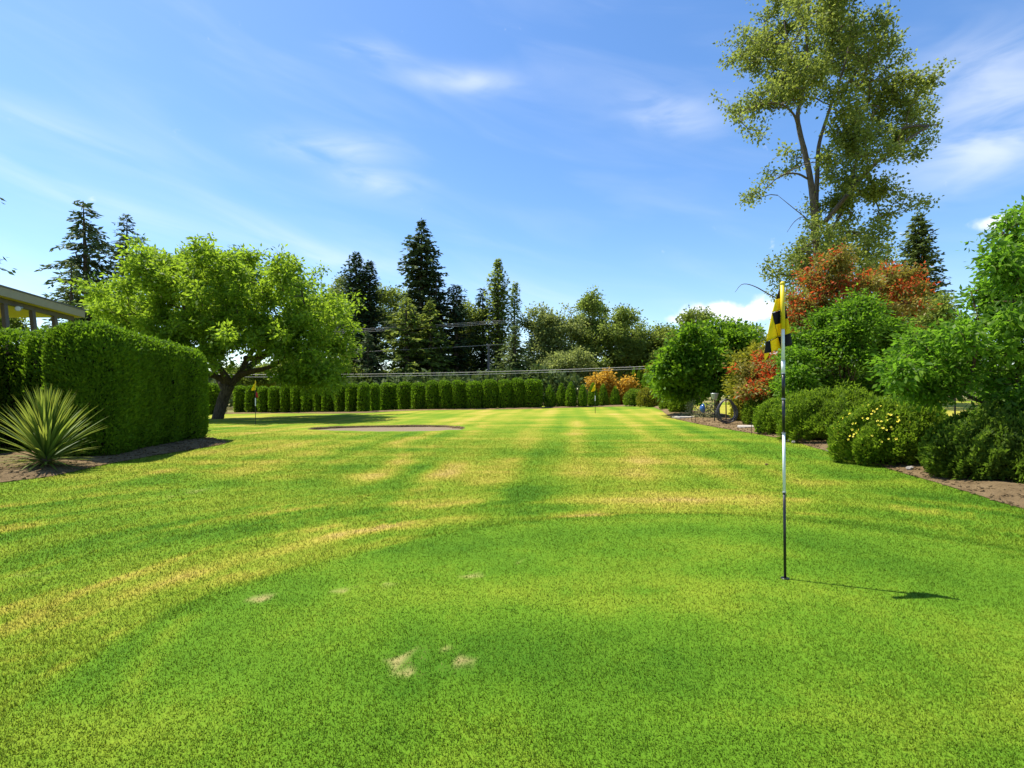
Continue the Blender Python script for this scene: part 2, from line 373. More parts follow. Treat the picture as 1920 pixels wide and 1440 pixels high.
# ------------------------------------------------------------------ the ground
def seg_dist(x, y, pts):
    d = np.full(np.shape(x), 1e9)
    for (ax, ay), (bx, by) in zip(pts[:-1], pts[1:]):
        vx, vy = bx - ax, by - ay; L = vx * vx + vy * vy
        t = np.clip(((x - ax) * vx + (y - ay) * vy) / L, 0, 1)
        d = np.minimum(d, np.hypot(x - ax - t * vx, y - ay - t * vy))
    return d
CREASE = [[G(*p)[:2] for p in ln] for ln in ([(870, 1203), (990, 1235), (1100, 1256), (1250, 1280), (1400, 1312), (1560, 1330)], [(1010, 1110), (1130, 1108), (1270, 1110)])]
TRACKS = [([G(*p)[:2] for p in ln], am, wd) for ln, am, wd in (([(690, 962), (760, 905), (792, 868), (775, 842)], -.20, .22), ([(930, 960), (985, 925), (1003, 895), (1000, 850)], -.18, .28), ([(1360, 880), (1348, 840), (1312, 812), (1280, 792)], -.14, .35), ([(1120, 850), (1132, 812), (1125, 782)], -.12, .4), ([(690, 905), (740, 872), (762, 848), (745, 830)], .14, .2), ([(830, 890), (872, 832), (905, 792)], .12, .3), ([(1040, 900), (1075, 840), (1080, 790)], .12, .35), ([(1200, 890), (1215, 830), (1190, 785)], .12, .35), ([(0, 1085), (150, 1040), (400, 985), (560, 955)], .20, .06), ([(0, 1180), (180, 1100), (420, 1020), (640, 985)], .20, .05), ([(250, 1290), (290, 1210), (350, 1160)], .22, .07), ([(0, 1245), (90, 1225), (200, 1170)], .2, .05), ([(0, 1060), (250, 1000), (480, 950)], -.2, .10))]
SPOTS = [(800, 1243, 75, 26, 1.0), (845, 1225, 30, 12, .8), (495, 1120, 26, 9, .9), (660, 1105, 55, 7, .75), (885, 1076, 26, 7, .8), (805, 1058, 45, 5, .75), (265, 1320, 30, 10, .8), (88, 1096, 18, 7, .9),
         (1000, 1052, 60, 10, .6), (1095, 1338, 45, 12, .6), (1320, 1352, 45, 10, .65), (380, 1352, 25, 8, .6), (170, 1215, 40, 45, .55), (345, 925, 50, 14, .6), (60, 1075, 60, 18, .5), (725, 1098, 25, 5, .7), (820, 1290, 45, 10, .6)]
SPW = []
for px, py, a, b, s in SPOTS:
    c = G(px, py); SPW.append((c[0], c[1], a * c[1] / FPX, b * c[1] ** 2 / (FPX * CAMH), s))
BC = (G(575, 804), G(872, 800)); BY0, BY1 = G(720, 809)[1], G(720, 799)[1]
BUNK = ((BC[0][0] + BC[1][0]) / 2 + .1, (BY0 + BY1) / 2, abs(BC[1][0] - BC[0][0]) / 2, abs(BY1 - BY0) / 2)
def bunk_e(x, y):
    th = np.arctan2(y - BUNK[1], x - BUNK[0])
    return np.sqrt(((x - BUNK[0]) / BUNK[2]) ** 2 + ((y - BUNK[1]) / BUNK[3]) ** 2) * (1 + .05 * np.sin(2 * th + .6) + .03 * np.sin(5 * th))
def dryness(x, y):
    x = np.asarray(x, float); y = np.asarray(y, float)
    re = green_re(x, y); th = np.arctan2(y - GC[1], x - GC[0])
    wob = .5 * fbm(x * .5, y * .5, 41, 2) - .25
    big = fbm(x * .28 + 3, y * .28, 3, 4); med = fbm(x * 1.1, y * 1.1, 5, 4)
    inside = .225 + .44 * (fbm(x * .55 + wob, y * 2.0, 11, 4) - .45) + .42 * (med - .5) + .16 * (fbm(x * 2.2, y * 2.2, 87, 3) - .5)
    inside += .10 * np.exp(-((x - 2.1) / .9) ** 2 - ((y - 2.25) / .4) ** 2)
    # mowing arcs round the green
    arcs = fbm(th * 2.4 + 2 * wob, re * 15 + wob, 21, 4, .6)
    ring = np.exp(-((re - 1.18) / .07) ** 2)
    pat = smooth((fbm(th * 5 + 7, re * 3.0, 91, 3) - .36) / .28)
    around = .30 + (.5 + 1.0 * pat) * (arcs - .5) + .55 * (big - .5) + .45 * (med - .5) + .10 * ring * smooth((fbm(th * 5, re * 5, 8, 3) - .3) / .4)
    # mower passes up the lawn
    s = x - .1 * y
    st = fbm(s * 1.5 + wob, y * .10, 31, 3); st2 = .5 + .5 * np.sin(s * 5.2 + 3 * wob)
    cross = fbm(x * .35 + wob, y * 1.6, 77, 3)
    up = .44 + .46 * (st - .5) + .14 * (st2 - .5) + .55 * (cross - .5) + .45 * (big - .5) + .3 * (med - .5)
    up = up + .05 * smooth((y - 14) / 12)
    w_up = smooth((y - 6.2) / 2.6)
    d = around * (1 - w_up) + up * w_up
    d = d + .24 * np.exp(-((x + .9) / 1.6) ** 2 - ((y - 6.75) / .55) ** 2) * (.4 + fbm(x * .8, y * 4, 15, 3))
    d = d + .26 * np.exp(-((x - 2.0) / 1.5) ** 2 - ((y - 6.85) / .45) ** 2) * (.3 + fbm(x * .8, y * 4, 16, 3))
    d = d - .30 * np.exp(-((x - .15) / .35) ** 2 - ((y - 7.3) / .9) ** 2)
    d = d - .16 * smooth((x - 3.5) / 3) * smooth((y - 6.3) / 1.0) * smooth((16 - y) / 6)
    d = d + .05 * smooth((-x - 1.0) / 2.0) * smooth((6.5 - y) / 3)
    k = smooth((re - .945) / .09)
    d = inside * (1 - k) + d * k
    d = d - .16 * np.exp(-((re - .985) / .020) ** 2) * smooth((y - 3.2) / 1) * smooth((x + 1.2) / 1.5)
    for ln, am, wd in TRACKS: d = d + am * np.exp(-(seg_dist(x, y, ln) / wd) ** 2) * (.5 + fbm(x * 1.5, y * 1.5, 63, 3))
    for ln in CREASE: d = d - .16 * np.exp(-(seg_dist(x, y, ln) / .018) ** 2) * (.4 + fbm(x * 5, y * 5, 61, 2))
    # dry paddock beyond the right-hand bed
    d = np.where((x > 11.3) & (y < 40), .70 + .3 * (med - .5), d)
    return np.clip(d, 0, 1)
def bareness(x, y):
    b = np.zeros(np.shape(x))
    br = fbm(np.asarray(x) * 13, np.asarray(y) * 13, 51, 4, .65)
    for cx, cy, a, c, s in SPW:
        g = np.exp(-((x - cx) / a) ** 2 - ((y - cy) / c) ** 2)
        b = np.maximum(b, s * g ** .45 * smooth((br - .46) / .14) * 1.1)
    return np.clip(b, 0, 1)
def grid_faces(nr, ncol):
    i = np.arange(nr - 1)[:, None] * ncol + np.arange(ncol - 1)[None, :]
    return np.stack([i, i + 1, i + ncol + 1, i + ncol], -1).reshape(-1, 4)
def build_ground():
    ys = np.concatenate([np.linspace(-400, -40, 8), np.linspace(-20, 130, 60), np.geomspace(150, 3000, 24)])
    xs = np.concatenate([-np.geomspace(3000, 70, 22), np.linspace(-60, 60, 60), np.geomspace(70, 3000, 22)])
    X, Y = np.meshgrid(xs, ys); Z = T(X, Y) - .16
    o = link('ground', mesh('ground', np.stack([X, Y, Z], -1).reshape(-1, 3), grid_faces(len(ys), len(xs)), M['field'], True))
    tag(o, kind='structure')
    r = [-4.0]
    while r[-1] < 47:
        y = r[-1]; r.append(y + (.10 if BUNK[1] - 3 < y < BUNK[1] + 3 else max(.03, min(.022 * (y + 3), .5)) if y > 0 else .4))
    ys = np.array(r); u = np.linspace(-1.35, 1.35, 330)
    Y = np.repeat(ys[:, None], len(u), 1); X = u[None, :] * (Y + 6.5)
    Z = T(X, Y) + .010 * (fbm(X * .9, Y * .9, 9, 3) - .5)
    e = bunk_e(X, Y); Z = Z - .42 * smooth((1.10 - e) / .16)
    xx, yy = X.ravel(), Y.ravel()
    o = link('lawn', mesh('lawn', np.stack([X, Y, Z], -1).reshape(-1, 3), grid_faces(len(ys), len(u)), M['lawn'], True,
                          vattr={'dry': dryness(xx, yy), 'bare': bareness(xx, yy)}))
    tag(o, kind='structure')
build_ground()
def bunker():
    th = np.linspace(0, 2 * math.pi, 161)[:-1]
    def rim(k):
        f = 1 / (1 + .05 * np.sin(2 * th + .6) + .03 * np.sin(5 * th))
        wv = 1 + .018 * np.sin(11 * th) + .012 * np.sin(23 * th + 1)
        return BUNK[0] + BUNK[2] * np.cos(th) * f * k * (wv if k < 1.1 else 1), BUNK[1] + BUNK[3] * np.sin(th) * f * k * (wv if k < 1.1 else 1)
    back = smooth((np.sin(th) + .45) / .7)
    rings = []
    for k, dz in ((1.30, -.03), (1.22, .012), (1.08, .015 + .03 * back), (1.01, .010 + .03 * back), (.985, -.02), (.98, -.2)):
        x, y = rim(k); rings.append(np.stack([x, y, T(x, y) + dz + .02 * (vnoise(th * 9, th * 0 + k * 5, 3) - .5) * (k < 1.1)], -1))
    n = len(th); V = np.concatenate(rings); F = []
    for r_ in range(len(rings) - 1):
        for i in range(n): F.append((r_ * n + i, r_ * n + (i + 1) % n, (r_ + 1) * n + (i + 1) % n, (r_ + 1) * n + i))
    me = mesh('bunker_lip', V, F, M['lawn'], True)
    me.materials.append(M['turf_edge'])
    for p in me.polygons:
        if p.index >= 3 * n: p.material_index = 1
    a = me.attributes.new('dry', 'FLOAT', 'POINT'); a.data.foreach_set('value', dryness(V[:, 0], V[:, 1]).astype(np.float32) * .6 + .12)
    lip = link('bunker_lip', me); tag(lip, kind='structure')
    rr = np.linspace(0, 1.0, 14); V = []
    for k in rr:
        x, y = rim(k * .995); V.append(np.stack([x, y, T(x, y) - .045 - .05 * (1 - k * k) + .02 * (fbm(x * 3, y * 3, 4, 3) - .5)], -1))
    F = [(r_ * n + i, r_ * n + (i + 1) % n, (r_ + 1) * n + (i + 1) % n, (r_ + 1) * n + i) for r_ in range(13) for i in range(n)]
    tag(link('bunker_sand', mesh('bunker_sand', np.concatenate(V), F, M['sand'], True)), kind='structure')
bunker()

# planting beds: strips between the lawn edge and an inner line
BED_R = [(3100, 1240), (2500, 1110), (2080, 1012), (1990, 980), (1920, 955), (1850, 934), (1780, 913), (1700, 890), (1600, 860), (1500, 832), (1440, 818), (1400, 811), (1340, 801), (1290, 791), (1262, 784), (1248, 776), (1236, 768), (1205, 761.5), (1150, 762.5), (1010, 766)]
BED_L = [(-220, 945), (-80, 921), (0, 906), (100, 893), (150, 882), (200, 871), (300, 853), (400, 837), (424, 831), (418, 826), (396, 822), (372, 821)]
def resample(pts, n):
    pts = np.asarray(pts, float); d = np.r_[0, np.cumsum(np.linalg.norm(np.diff(pts, axis=0), axis=1))]
    t = np.linspace(0, d[-1], n); return np.stack([np.interp(t, d, pts[:, k]) for k in range(pts.shape[1])], -1)
def bed(name, edge, inner, nu, nv):
    E = resample(catmull([G(*p)[:2] for p in edge], 5), nu); I = resample(inner, nu)
    E = E + .05 * (np.stack([fbm(np.arange(nu) * .35, np.zeros(nu), 6, 3), fbm(np.arange(nu) * .35, np.ones(nu), 7, 3)], -1) - .5)
    v = np.linspace(0, 1, nv)[None, :, None] ** 1.5
    XY = E[:, None] * (1 - v) + I[:, None] * v; X, Y = XY[..., 0], XY[..., 1]
    dist = np.linalg.norm(XY - E[:, None], axis=-1)
    Z = T(X, Y) + .010 + .07 * smooth(dist / .7) + .035 * (fbm(X * 3, Y * 3, 12, 4) - .5) * smooth(dist / .2)
    V = np.stack([X, Y, Z], -1).reshape(-1, 3)
    o = link(name, mesh(name, V, grid_faces(nu, nv), M['mulch'], True)); tag(o, kind='structure'); return E, I
eR = [G(*p)[:2] for p in BED_R]
EB, IB = bed('mulch_bed', BED_R, [(p[0] + (3.2 if i < 15 else 1.5), p[1] + (0.3 if i < 14 else 3.2)) for i, p in enumerate(eR)], 260, 26)
eL = [G(*p)[:2] for p in BED_L]
EL, IL = bed('mulch_bed_left', BED_L, [(-12.5, 6.5), (-12.4, 7.5), (-12.3, 8.5), (-12.2, 9.5), (-11.8, 10.5), (-11, 11.5), (-10.5, 12.5), (-10, 13.5), (-9.8, 14.5), (-9.6, 15), (-9.7, 15.5), (-9.8, 16)], 160, 22)
bed_far_edge = [(380, 777), (440, 776), (560, 775.2), (680, 774.6), (760, 770.4), (860, 768.6), (960, 767.4), (1016, 766.3)]
eF = [G(*p)[:2] for p in bed_far_edge]
EF, IF = bed('mulch_bed_far', bed_far_edge, [(p[0], p[1] + 2.6) for p in eF], 120, 6)
def chips():
    V, F = [], []
    def put(E, I, n, vmax, smin, smax):
        for _ in range(n):
            t = R.random() * (len(E) - 1); i = int(t); v = R.random() ** 1.3 * vmax - .015
            p = (E[i] + (E[i + 1] - E[i]) * (t - i)) * (1 - v) + I[i] * v
            if p[1] > 26: continue
            d = np.linalg.norm(p - E[i]); z = Tf(*p) + .012 + .07 * float(smooth(d / .7)) + .006
            s = R.uniform(smin, smax); q = Matrix.Rotation(R.random() * 6.28, 3, 'Z') @ Matrix.Rotation(R.normal() * .35, 3, 'X') @ Matrix.Rotation(R.normal() * .35, 3, 'Y')
            h = (s * .5, s * R.uniform(.2, .4), s * .10); o = len(V)
            for a in (-1, 1):
                for b in (-1, 1):
                    for c in (-1, 1):
                        w_ = q @ Vector((a * h[0], b * h[1] * (1 + .4 * a * R.random()), c * h[2])); V.append((p[0] + w_.x, p[1] + w_.y, z + w_.z))
            F.extend([(o, o + 1, o + 3, o + 2), (o + 4, o + 6, o + 7, o + 5), (o, o + 4, o + 5, o + 1), (o + 2, o + 3, o + 7, o + 6), (o, o + 2, o + 6, o + 4), (o + 1, o + 5, o + 7, o + 3)])
    put(EB, IB, 4600, .75, .015, .055); put(EL, IL, 2000, .8, .015, .055)
    o = link('bark_chips', mesh('bark_chips', np.array(V), np.array(F), M['mulch']))
    tag(o, 'scattered brown bark chips lying on the planting beds', 'bark chips', kind='stuff')
chips()

def pt_in_beds(x, y):
    # right of the bed edge / left of the left-hand edge
    er = np.interp(y, EB[:, 1], EB[:, 0], left=99, right=99) if EB[0, 1] < EB[-1, 1] else np.interp(y, EB[::-1, 1], EB[::-1, 0])
    j = np.argmax(EL[:, 1]); el_ = np.interp(y, EL[:j + 1, 1], EL[:j + 1, 0], right=-99)
    return (x > er + .02) | ((x < el_ - .02) & (y < 15.8)) | (bunk_e(x, y) < 1.0)
def grass():
    n = 920000
    Y0, Y1 = 1.4, 26.0
    y = Y0 * (Y1 / Y0) ** R.random(n)                # thins out with distance, blades grow a little to match
    x = (R.random(n) * 2 - 1) * (1.15 * y + 1.2)
    k = ~pt_in_beds(x, y); x, y = x[k], y[k]
    b = bareness(x, y); k = R.random(len(x)) > b * .7; x, y = x[k], y[k]; n = len(x)
    ins = smooth((1.0 - green_re(x, y)) / .03)
    far = np.clip(y / 3.0, 1, 8)
    tall = fbm(x * 2.5, y * 2.5, 19, 3)
    h = (.0065 + .0075 * R.random(n)) * (1 + .5 * (1 - ins)) * (.75 + .6 * tall) * far ** .22 * (.15 + .85 * smooth((26 - y) / 16))
    wd = (.0017 + .0011 * R.random(n)) * far ** .82
    a = R.random(n) * 2 * math.pi; lean = R.normal(0, .95, n); la = R.random(n) * 2 * math.pi
    base = np.stack([x, y, T(x, y) + .010 * (fbm(x * .9, y * .9, 9, 3) - .5) - .001], -1)
    side = np.stack([np.cos(a), np.sin(a), np.zeros(n)], -1) * wd[:, None]
    tip = base + np.stack([np.cos(la) * lean * h, np.sin(la) * lean * h, h], -1)
    V = np.stack([base - side, base + side, tip], 1).reshape(-1, 3)
    F = np.arange(3 * n).reshape(-1, 3)
    o = link('grass', mesh('grass', V, F, M['blade'], fattr={'dry': dryness(x, y), 'bare': bareness(x, y) * .8, 'rnd': R.random(n)}))
    tag(o, 'short mown green and straw coloured grass of the lawn', 'grass', kind='stuff')
grass()

# ------------------------------------------------------------------ foliage builders
def cards(Pp, D, N, L, W, fold=0.0):
    """rhombic leaves: (n,3) base points, axis, face normal, length, width -> verts, faces"""
    D = nrm(D); S = nrm(np.cross(D, N)); L = np.asarray(L)[:, None]; W = np.asarray(W)[:, None]
    Nn = np.cross(S, D)
    b = Pp; m = Pp + D * L * .45 + Nn * L * fold
    V = np.stack([b, m - S * W * .5, Pp + D * L, m + S * W * .5], 1).reshape(-1, 3)
    return V, np.arange(len(V)).reshape(-1, 4)
def rdir(n): return nrm(R.normal(size=(n, 3)))
def skeleton(nodes, par, attr, step):
    """join every attractor to the nearest node by a short bent run of segments"""
    nodes = [np.array(n) for n in nodes]; par = list(par)
    root = nodes[0]; N = np.array(nodes)
    d0 = np.array([np.min(np.linalg.norm(N - a, axis=1)) for a in attr]); order = np.argsort(d0)
    tips = []
    arr = np.zeros((len(nodes) + 40 * len(attr), 3)); arr[:len(nodes)] = N; c = len(nodes)
    for i in order:
        a = attr[i]; dv = arr[:c] - a; dist = np.linalg.norm(dv, axis=1) + .35 * np.maximum(arr[:c, 2] - a[2], 0)
        j = int(np.argmin(dist)); p = arr[j]; L = np.linalg.norm(a - p); k = max(1, min(12, int(round(L / step))))
        bend = R.normal(0, .10 * L, 3); bend[2] = abs(bend[2]) * .7 - .02 * L
        last = j
        for t in range(1, k + 1):
            u = t / k; q = p + (a - p) * u + bend * (4 * u * (1 - u))
            arr[c] = q; par.append(last); last = c; c += 1
        tips.append(last)
    return arr[:c], np.array(par), np.array(tips)
def branch_mesh(nodes, par, tips, r_tip, power, nfix, rfix, rmax):
    n = len(nodes); cnt = np.zeros(n)
    cnt[tips] += 1
    for i in range(n - 1, 0, -1):
        if par[i] >= 0: cnt[par[i]] += cnt[i]
    rad = np.minimum(r_tip * np.maximum(cnt, 1) ** power, rmax)
    idx = np.array([i for i in range(nfix, n)]); pi = par[idx]
    A, B = nodes[pi], nodes[idx]; ra = np.minimum(rad[pi], rad[idx] * 1.25); ra = np.where(pi < nfix, rad[idx] * 1.15, ra); rb = rad[idx]
    d = nrm(B - A); ref = np.where(np.abs(d[:, 2:3]) < .9, [[0, 0, 1.0]], [[1.0, 0, 0]])
    u = nrm(np.cross(d, ref)); v = np.cross(d, u); K = 5; V = []
    A = A - d * ra[:, None] * .3
    for c_, r_ in ((A, ra), (B, rb)):
        for k in range(K):
            t = 2 * math.pi * k / K; V.append(c_ + (u * math.cos(t) + v * math.sin(t)) * r_[:, None])
    V = np.stack(V, 1).reshape(-1, 3); o = np.arange(len(idx))[:, None] * 2 * K
    F = np.concatenate([o + np.array([k, (k + 1) % K, K + (k + 1) % K, K + k]) for k in range(K)])
    return V, F
def blobs_px(lst, Y, depth=None, cx=None, hw=None):
    """(px, py, rx, ry[, dY]) seen at depth Y -> centres and radii in metres"""
    out = []
    for b in lst:
        px, py, rx, ry = b[:4]
        if len(b) > 4: dy = b[4]
        elif depth and cx is not None: dy = R.uniform(-1, 1) * depth * math.sqrt(max(.05, 1 - ((px - cx) / hw) ** 2))
        else: dy = 0
        Yb = Y + dy; c = P(px, py, Y) ; c[1] = Yb
        # keep the real size; only the depth differs
        c[0] *= Yb / Y; c[2] = CAMH + (c[2] - CAMH) * Yb / Y
        sx, sz = rx * Yb / FPX, ry * Yb / FPX
        out.append((c, np.array([sx, max(.6 * sx + .4 * sz, .3 * sx), sz])))
    return out
def sample_blobs(blobs, n, shell=.35):
    vol = np.array([np.prod(r) ** (2 / 3) for _, r in blobs]); pick = R.choice(len(blobs), n, p=vol / vol.sum())
    d = rdir(n); rr = (shell + (1 - shell) * R.random(n)) ** (1 / 2.2)
    C = np.array([b[0] for b in blobs])[pick]; Rr = np.array([b[1] for b in blobs])[pick]
    return C + d * rr[:, None] * Rr
def leaf_cluster(centres, per, sig, L, W, up=.5, droop=0.15, flat=.75):
    n = len(centres) * per; C = np.repeat(centres, per, 0)
    off = R.normal(size=(n, 3)) * sig; off[:, 2] *= flat
    Pp = C + off; D = nrm(off / sig * .6 + rdir(n) * .8 + np.array([0, 0, -droop])); N = nrm(rdir(n) + np.array([0, 0, up]) * 1.5)
    s = R.uniform(.65, 1.25, n)
    V, F = cards(Pp, D, N, L * s, W * s, .06)
    return V, F, R.random(n), np.repeat(.5 + .6 * (R.random(len(centres)) - .5), per), Pp
def tree(name, label, cat, base, stems, blobs, n_attr, per, sig, L, W, leaf, bark, group=None, r_tip=.012, power=.5, rmax=.3, step=.6, shell=.35, up=.5, red=None, zmin=None, droop=.15, rag=.06, flare=1.5, spray=None, m_=6):
    if spray is None: spray = 3.2 * sig
    root = empty(name, base, label, cat, group)
    nodes, par, segV, segF = [], [], [], []
    for pts, r0, r1 in stems:
        c = catmull(pts, 5); k0 = len(nodes); t = np.linspace(0, 1, len(c)); rad = r0 * (1 - t) + r1 * t
        if k0 == 0: rad[0] *= flare; rad[1] *= 1 + (flare - 1) * .5; rad[2] *= 1 + (flare - 1) * .2
        rad = rad * (1 + .09 * (R.random(len(c)) - .5))
        V, F = tube_np(c, list(rad), 9); o = len(segV); segV += V; segF += [tuple(i + o for i in f) for f in F]
        for i, q in enumerate(c):
            if i == 0 and k0 > 0: par.append(int(np.argmin(np.linalg.norm(np.array(nodes[:k0]) - q, axis=1))))
            else: par.append(len(nodes) - 1)
            nodes.append(q)
    nfix = len(nodes)
    cen = np.array([b_[0] for b_ in blobs]).mean(0)
    S0 = sample_blobs(blobs, max(4, n_attr // m_), shell); dirs = nrm(nrm(S0 - cen) * .7 + np.array([0, 0, .55]) + R.normal(0, .45, S0.shape))
    sl = spray * R.uniform(.5, 1.3, (len(S0), 1, 1)); u_ = R.random((len(S0), m_, 1))
    A = (S0[:, None] + dirs[:, None] * sl * (u_ - .45) + R.normal(0, 1, (len(S0), m_, 3)) * sl * .22 * (1.15 - u_)).reshape(-1, 3)
    ext = np.linalg.norm(A - cen, axis=1); k = np.argsort(-ext)[:int(len(A) * .45)]
    k = R.choice(k, int(len(A) * rag), replace=False); size = np.percentile(ext, 90)
    A = np.concatenate([A, A[k] + nrm(A[k] - cen + [0, 0, .25 * size]) * (size * R.uniform(.04, .16, (len(k), 1)))])
    if zmin is not None: A = A[A[:, 2] > zmin]
    # limbs are found from the upper part of the stems only
    nd, pr, tips = skeleton(nodes, par, A, step)
    V2, F2 = branch_mesh(nd, pr, tips, r_tip, power, nfix, None, rmax)
    V = np.concatenate([np.array([tuple(v) for v in segV]), V2]); F = segF + [tuple(f) for f in (F2 + len(segV)).tolist()]
    link('trunk', mesh(name + '_trunk', V, F, bark, True), root)
    V, F, rnd, tone, Pp = leaf_cluster(A, per, sig, L, W, up, droop)
    if red is not None:
        m = red(Pp, rnd); keep = ~m; q = np.arange(len(Pp))
        Vr = V.reshape(-1, 4, 3)
        link('new_growth', mesh(name + '_red', Vr[m].reshape(-1, 3), np.arange(4 * m.sum()).reshape(-1, 4), M['phot_red'], fattr={'rnd': rnd[m], 'tone': R.random(m.sum())}), root)['label'] = 'red young leaves'
        V, F, rnd, tone = Vr[keep].reshape(-1, 3), np.arange(4 * keep.sum()).reshape(-1, 4), rnd[keep], tone[keep]
    link('crown', mesh(name + '_crown', V, F, leaf, fattr={'rnd': rnd, 'tone': tone}), root)
    return root, A
def conifer(name, label, base, ztop, prof, leaf, bark, z0=.08, dz=.55, nb=6, droop=.35, card=(.55, .18), dens=4.0, rt=.22, gap=0.0, lean=0.0, group='tall conifers behind the garden', rise=.12, jag=.3):
    """prof: list of (fraction of height from top, half width in m)"""
    base = np.array(base, float); root = empty(name, base, label, 'tree', group); H = ztop - base[2]
    tf = np.array([p[0] for p in prof]); tw = np.array([p[1] for p in prof])
    tr = MB(); tr.tube([base + [0, 0, -.2], base + [lean * .3, 0, H * .4], base + [lean * .8, 0, H * .8], base + [lean, 0, H]], [rt * 1.2, rt, rt * .4, .015], 8)
    C, D, N, L, W, tone = [], [], [], [], [], []
    z = H * z0
    while z < H - .05:
        t = 1 - z / H; hw = float(np.interp(t, tf, tw)); k = max(3, int(round(nb * (1 if t > .12 else .8)))); a0 = R.random() * 6.28
        for j in range(k):
            if R.random() < gap: continue
            a = a0 + 6.283 * j / k + R.normal() * .25; ln = max(.18, hw * R.uniform(1 - jag * 1.6, 1 + jag)); zz = z + R.uniform(-.5, .5) * dz
            dirv = np.array([math.cos(a), math.sin(a), 0]); cx = base + [lean * min(1, zz / H) ** 1.2, 0, zz]
            m = max(3, int(ln * dens * .85)); u = np.linspace(.12, 1, m) if m > 3 else np.linspace(.3, 1, m)
            pts = cx + dirv * (ln * u)[:, None] + np.array([0, 0, 1.0]) * (rise * ln * u - droop * ln * u * u)[:, None]
            if ln > .8: tr.tube([cx, pts[len(pts) // 2], pts[-1]], [.02 + .012 * ln, .012 + .006 * ln, .006], 3, False)
            tn = R.random()
            for rep_ in range(3):
                sd_ = np.array([-math.sin(a), math.cos(a), 0]) * (rep_ - 1)
                C.append(pts + R.normal(0, .07, pts.shape)); dd = dirv * .75 + sd_ * .95 + np.array([0, 0, -.18 - .5 * droop])
                D.append(nrm(np.tile(dd, (m, 1)) + R.normal(0, .28, (m, 3)))); N.append(nrm(np.tile([0, 0, 1.0], (m, 1)) + R.normal(0, .45, (m, 3))))
                s = R.uniform(.6, 1.2, m) * (1.15 - .4 * u) * (.55 + .45 * min(1, ln)); L.append(card[0] * s); W.append(card[1] * s * 1.1); tone.append(np.full(m, tn))
        z += dz * R.uniform(.75, 1.2) * (.55 + .45 * min(1, hw))
    C, D, N = map(np.concatenate, (C, D, N)); L, W, tone = map(np.concatenate, (L, W, tone))
    V, F = cards(C, D, N, L, W, -.05)
    tr.build('trunk', bark, root)
    link('crown', mesh(name + '_crown', V, F, leaf, fattr={'rnd': R.random(len(C)), 'tone': tone}), root)
    return root
def revolve_prof(kind, h, r):
    if kind == 'clipped': q = [(0.0, .60), (.03, .86), (.12, .97), (.3, 1.0), (.6, 1.0), (.80, .98), (.90, .92), (.955, .78), (.985, .55), (1.0, .22), (1.003, .0)]
    elif kind == 'block': q = [(0.0, .70), (.03, .90), (.1, .98), (.3, 1.0), (.7, 1.0), (.82, .975), (.90, .90), (.945, .80), (.975, .66), (.992, .46), (1.0, .22), (1.003, 0)]
    elif kind == 'cone': q = [(0.0, .55), (.04, .85), (.15, 1.0), (.35, .95), (.55, .78), (.75, .52), (.9, .25), (.97, .10), (1.0, 0)]
    elif kind == 'spire': q = [(0.0, .6), (.05, .9), (.3, 1.0), (.6, .85), (.85, .5), (.95, .22), (1.0, 0)]
    elif kind == 'mound': q = [(0.0, .84), (.10, .94), (.3, 1.0), (.5, .97), (.7, .83), (.85, .60), (.95, .33), (1.0, 0)]
    return np.array([(b * r, a * h) for a, b in q])
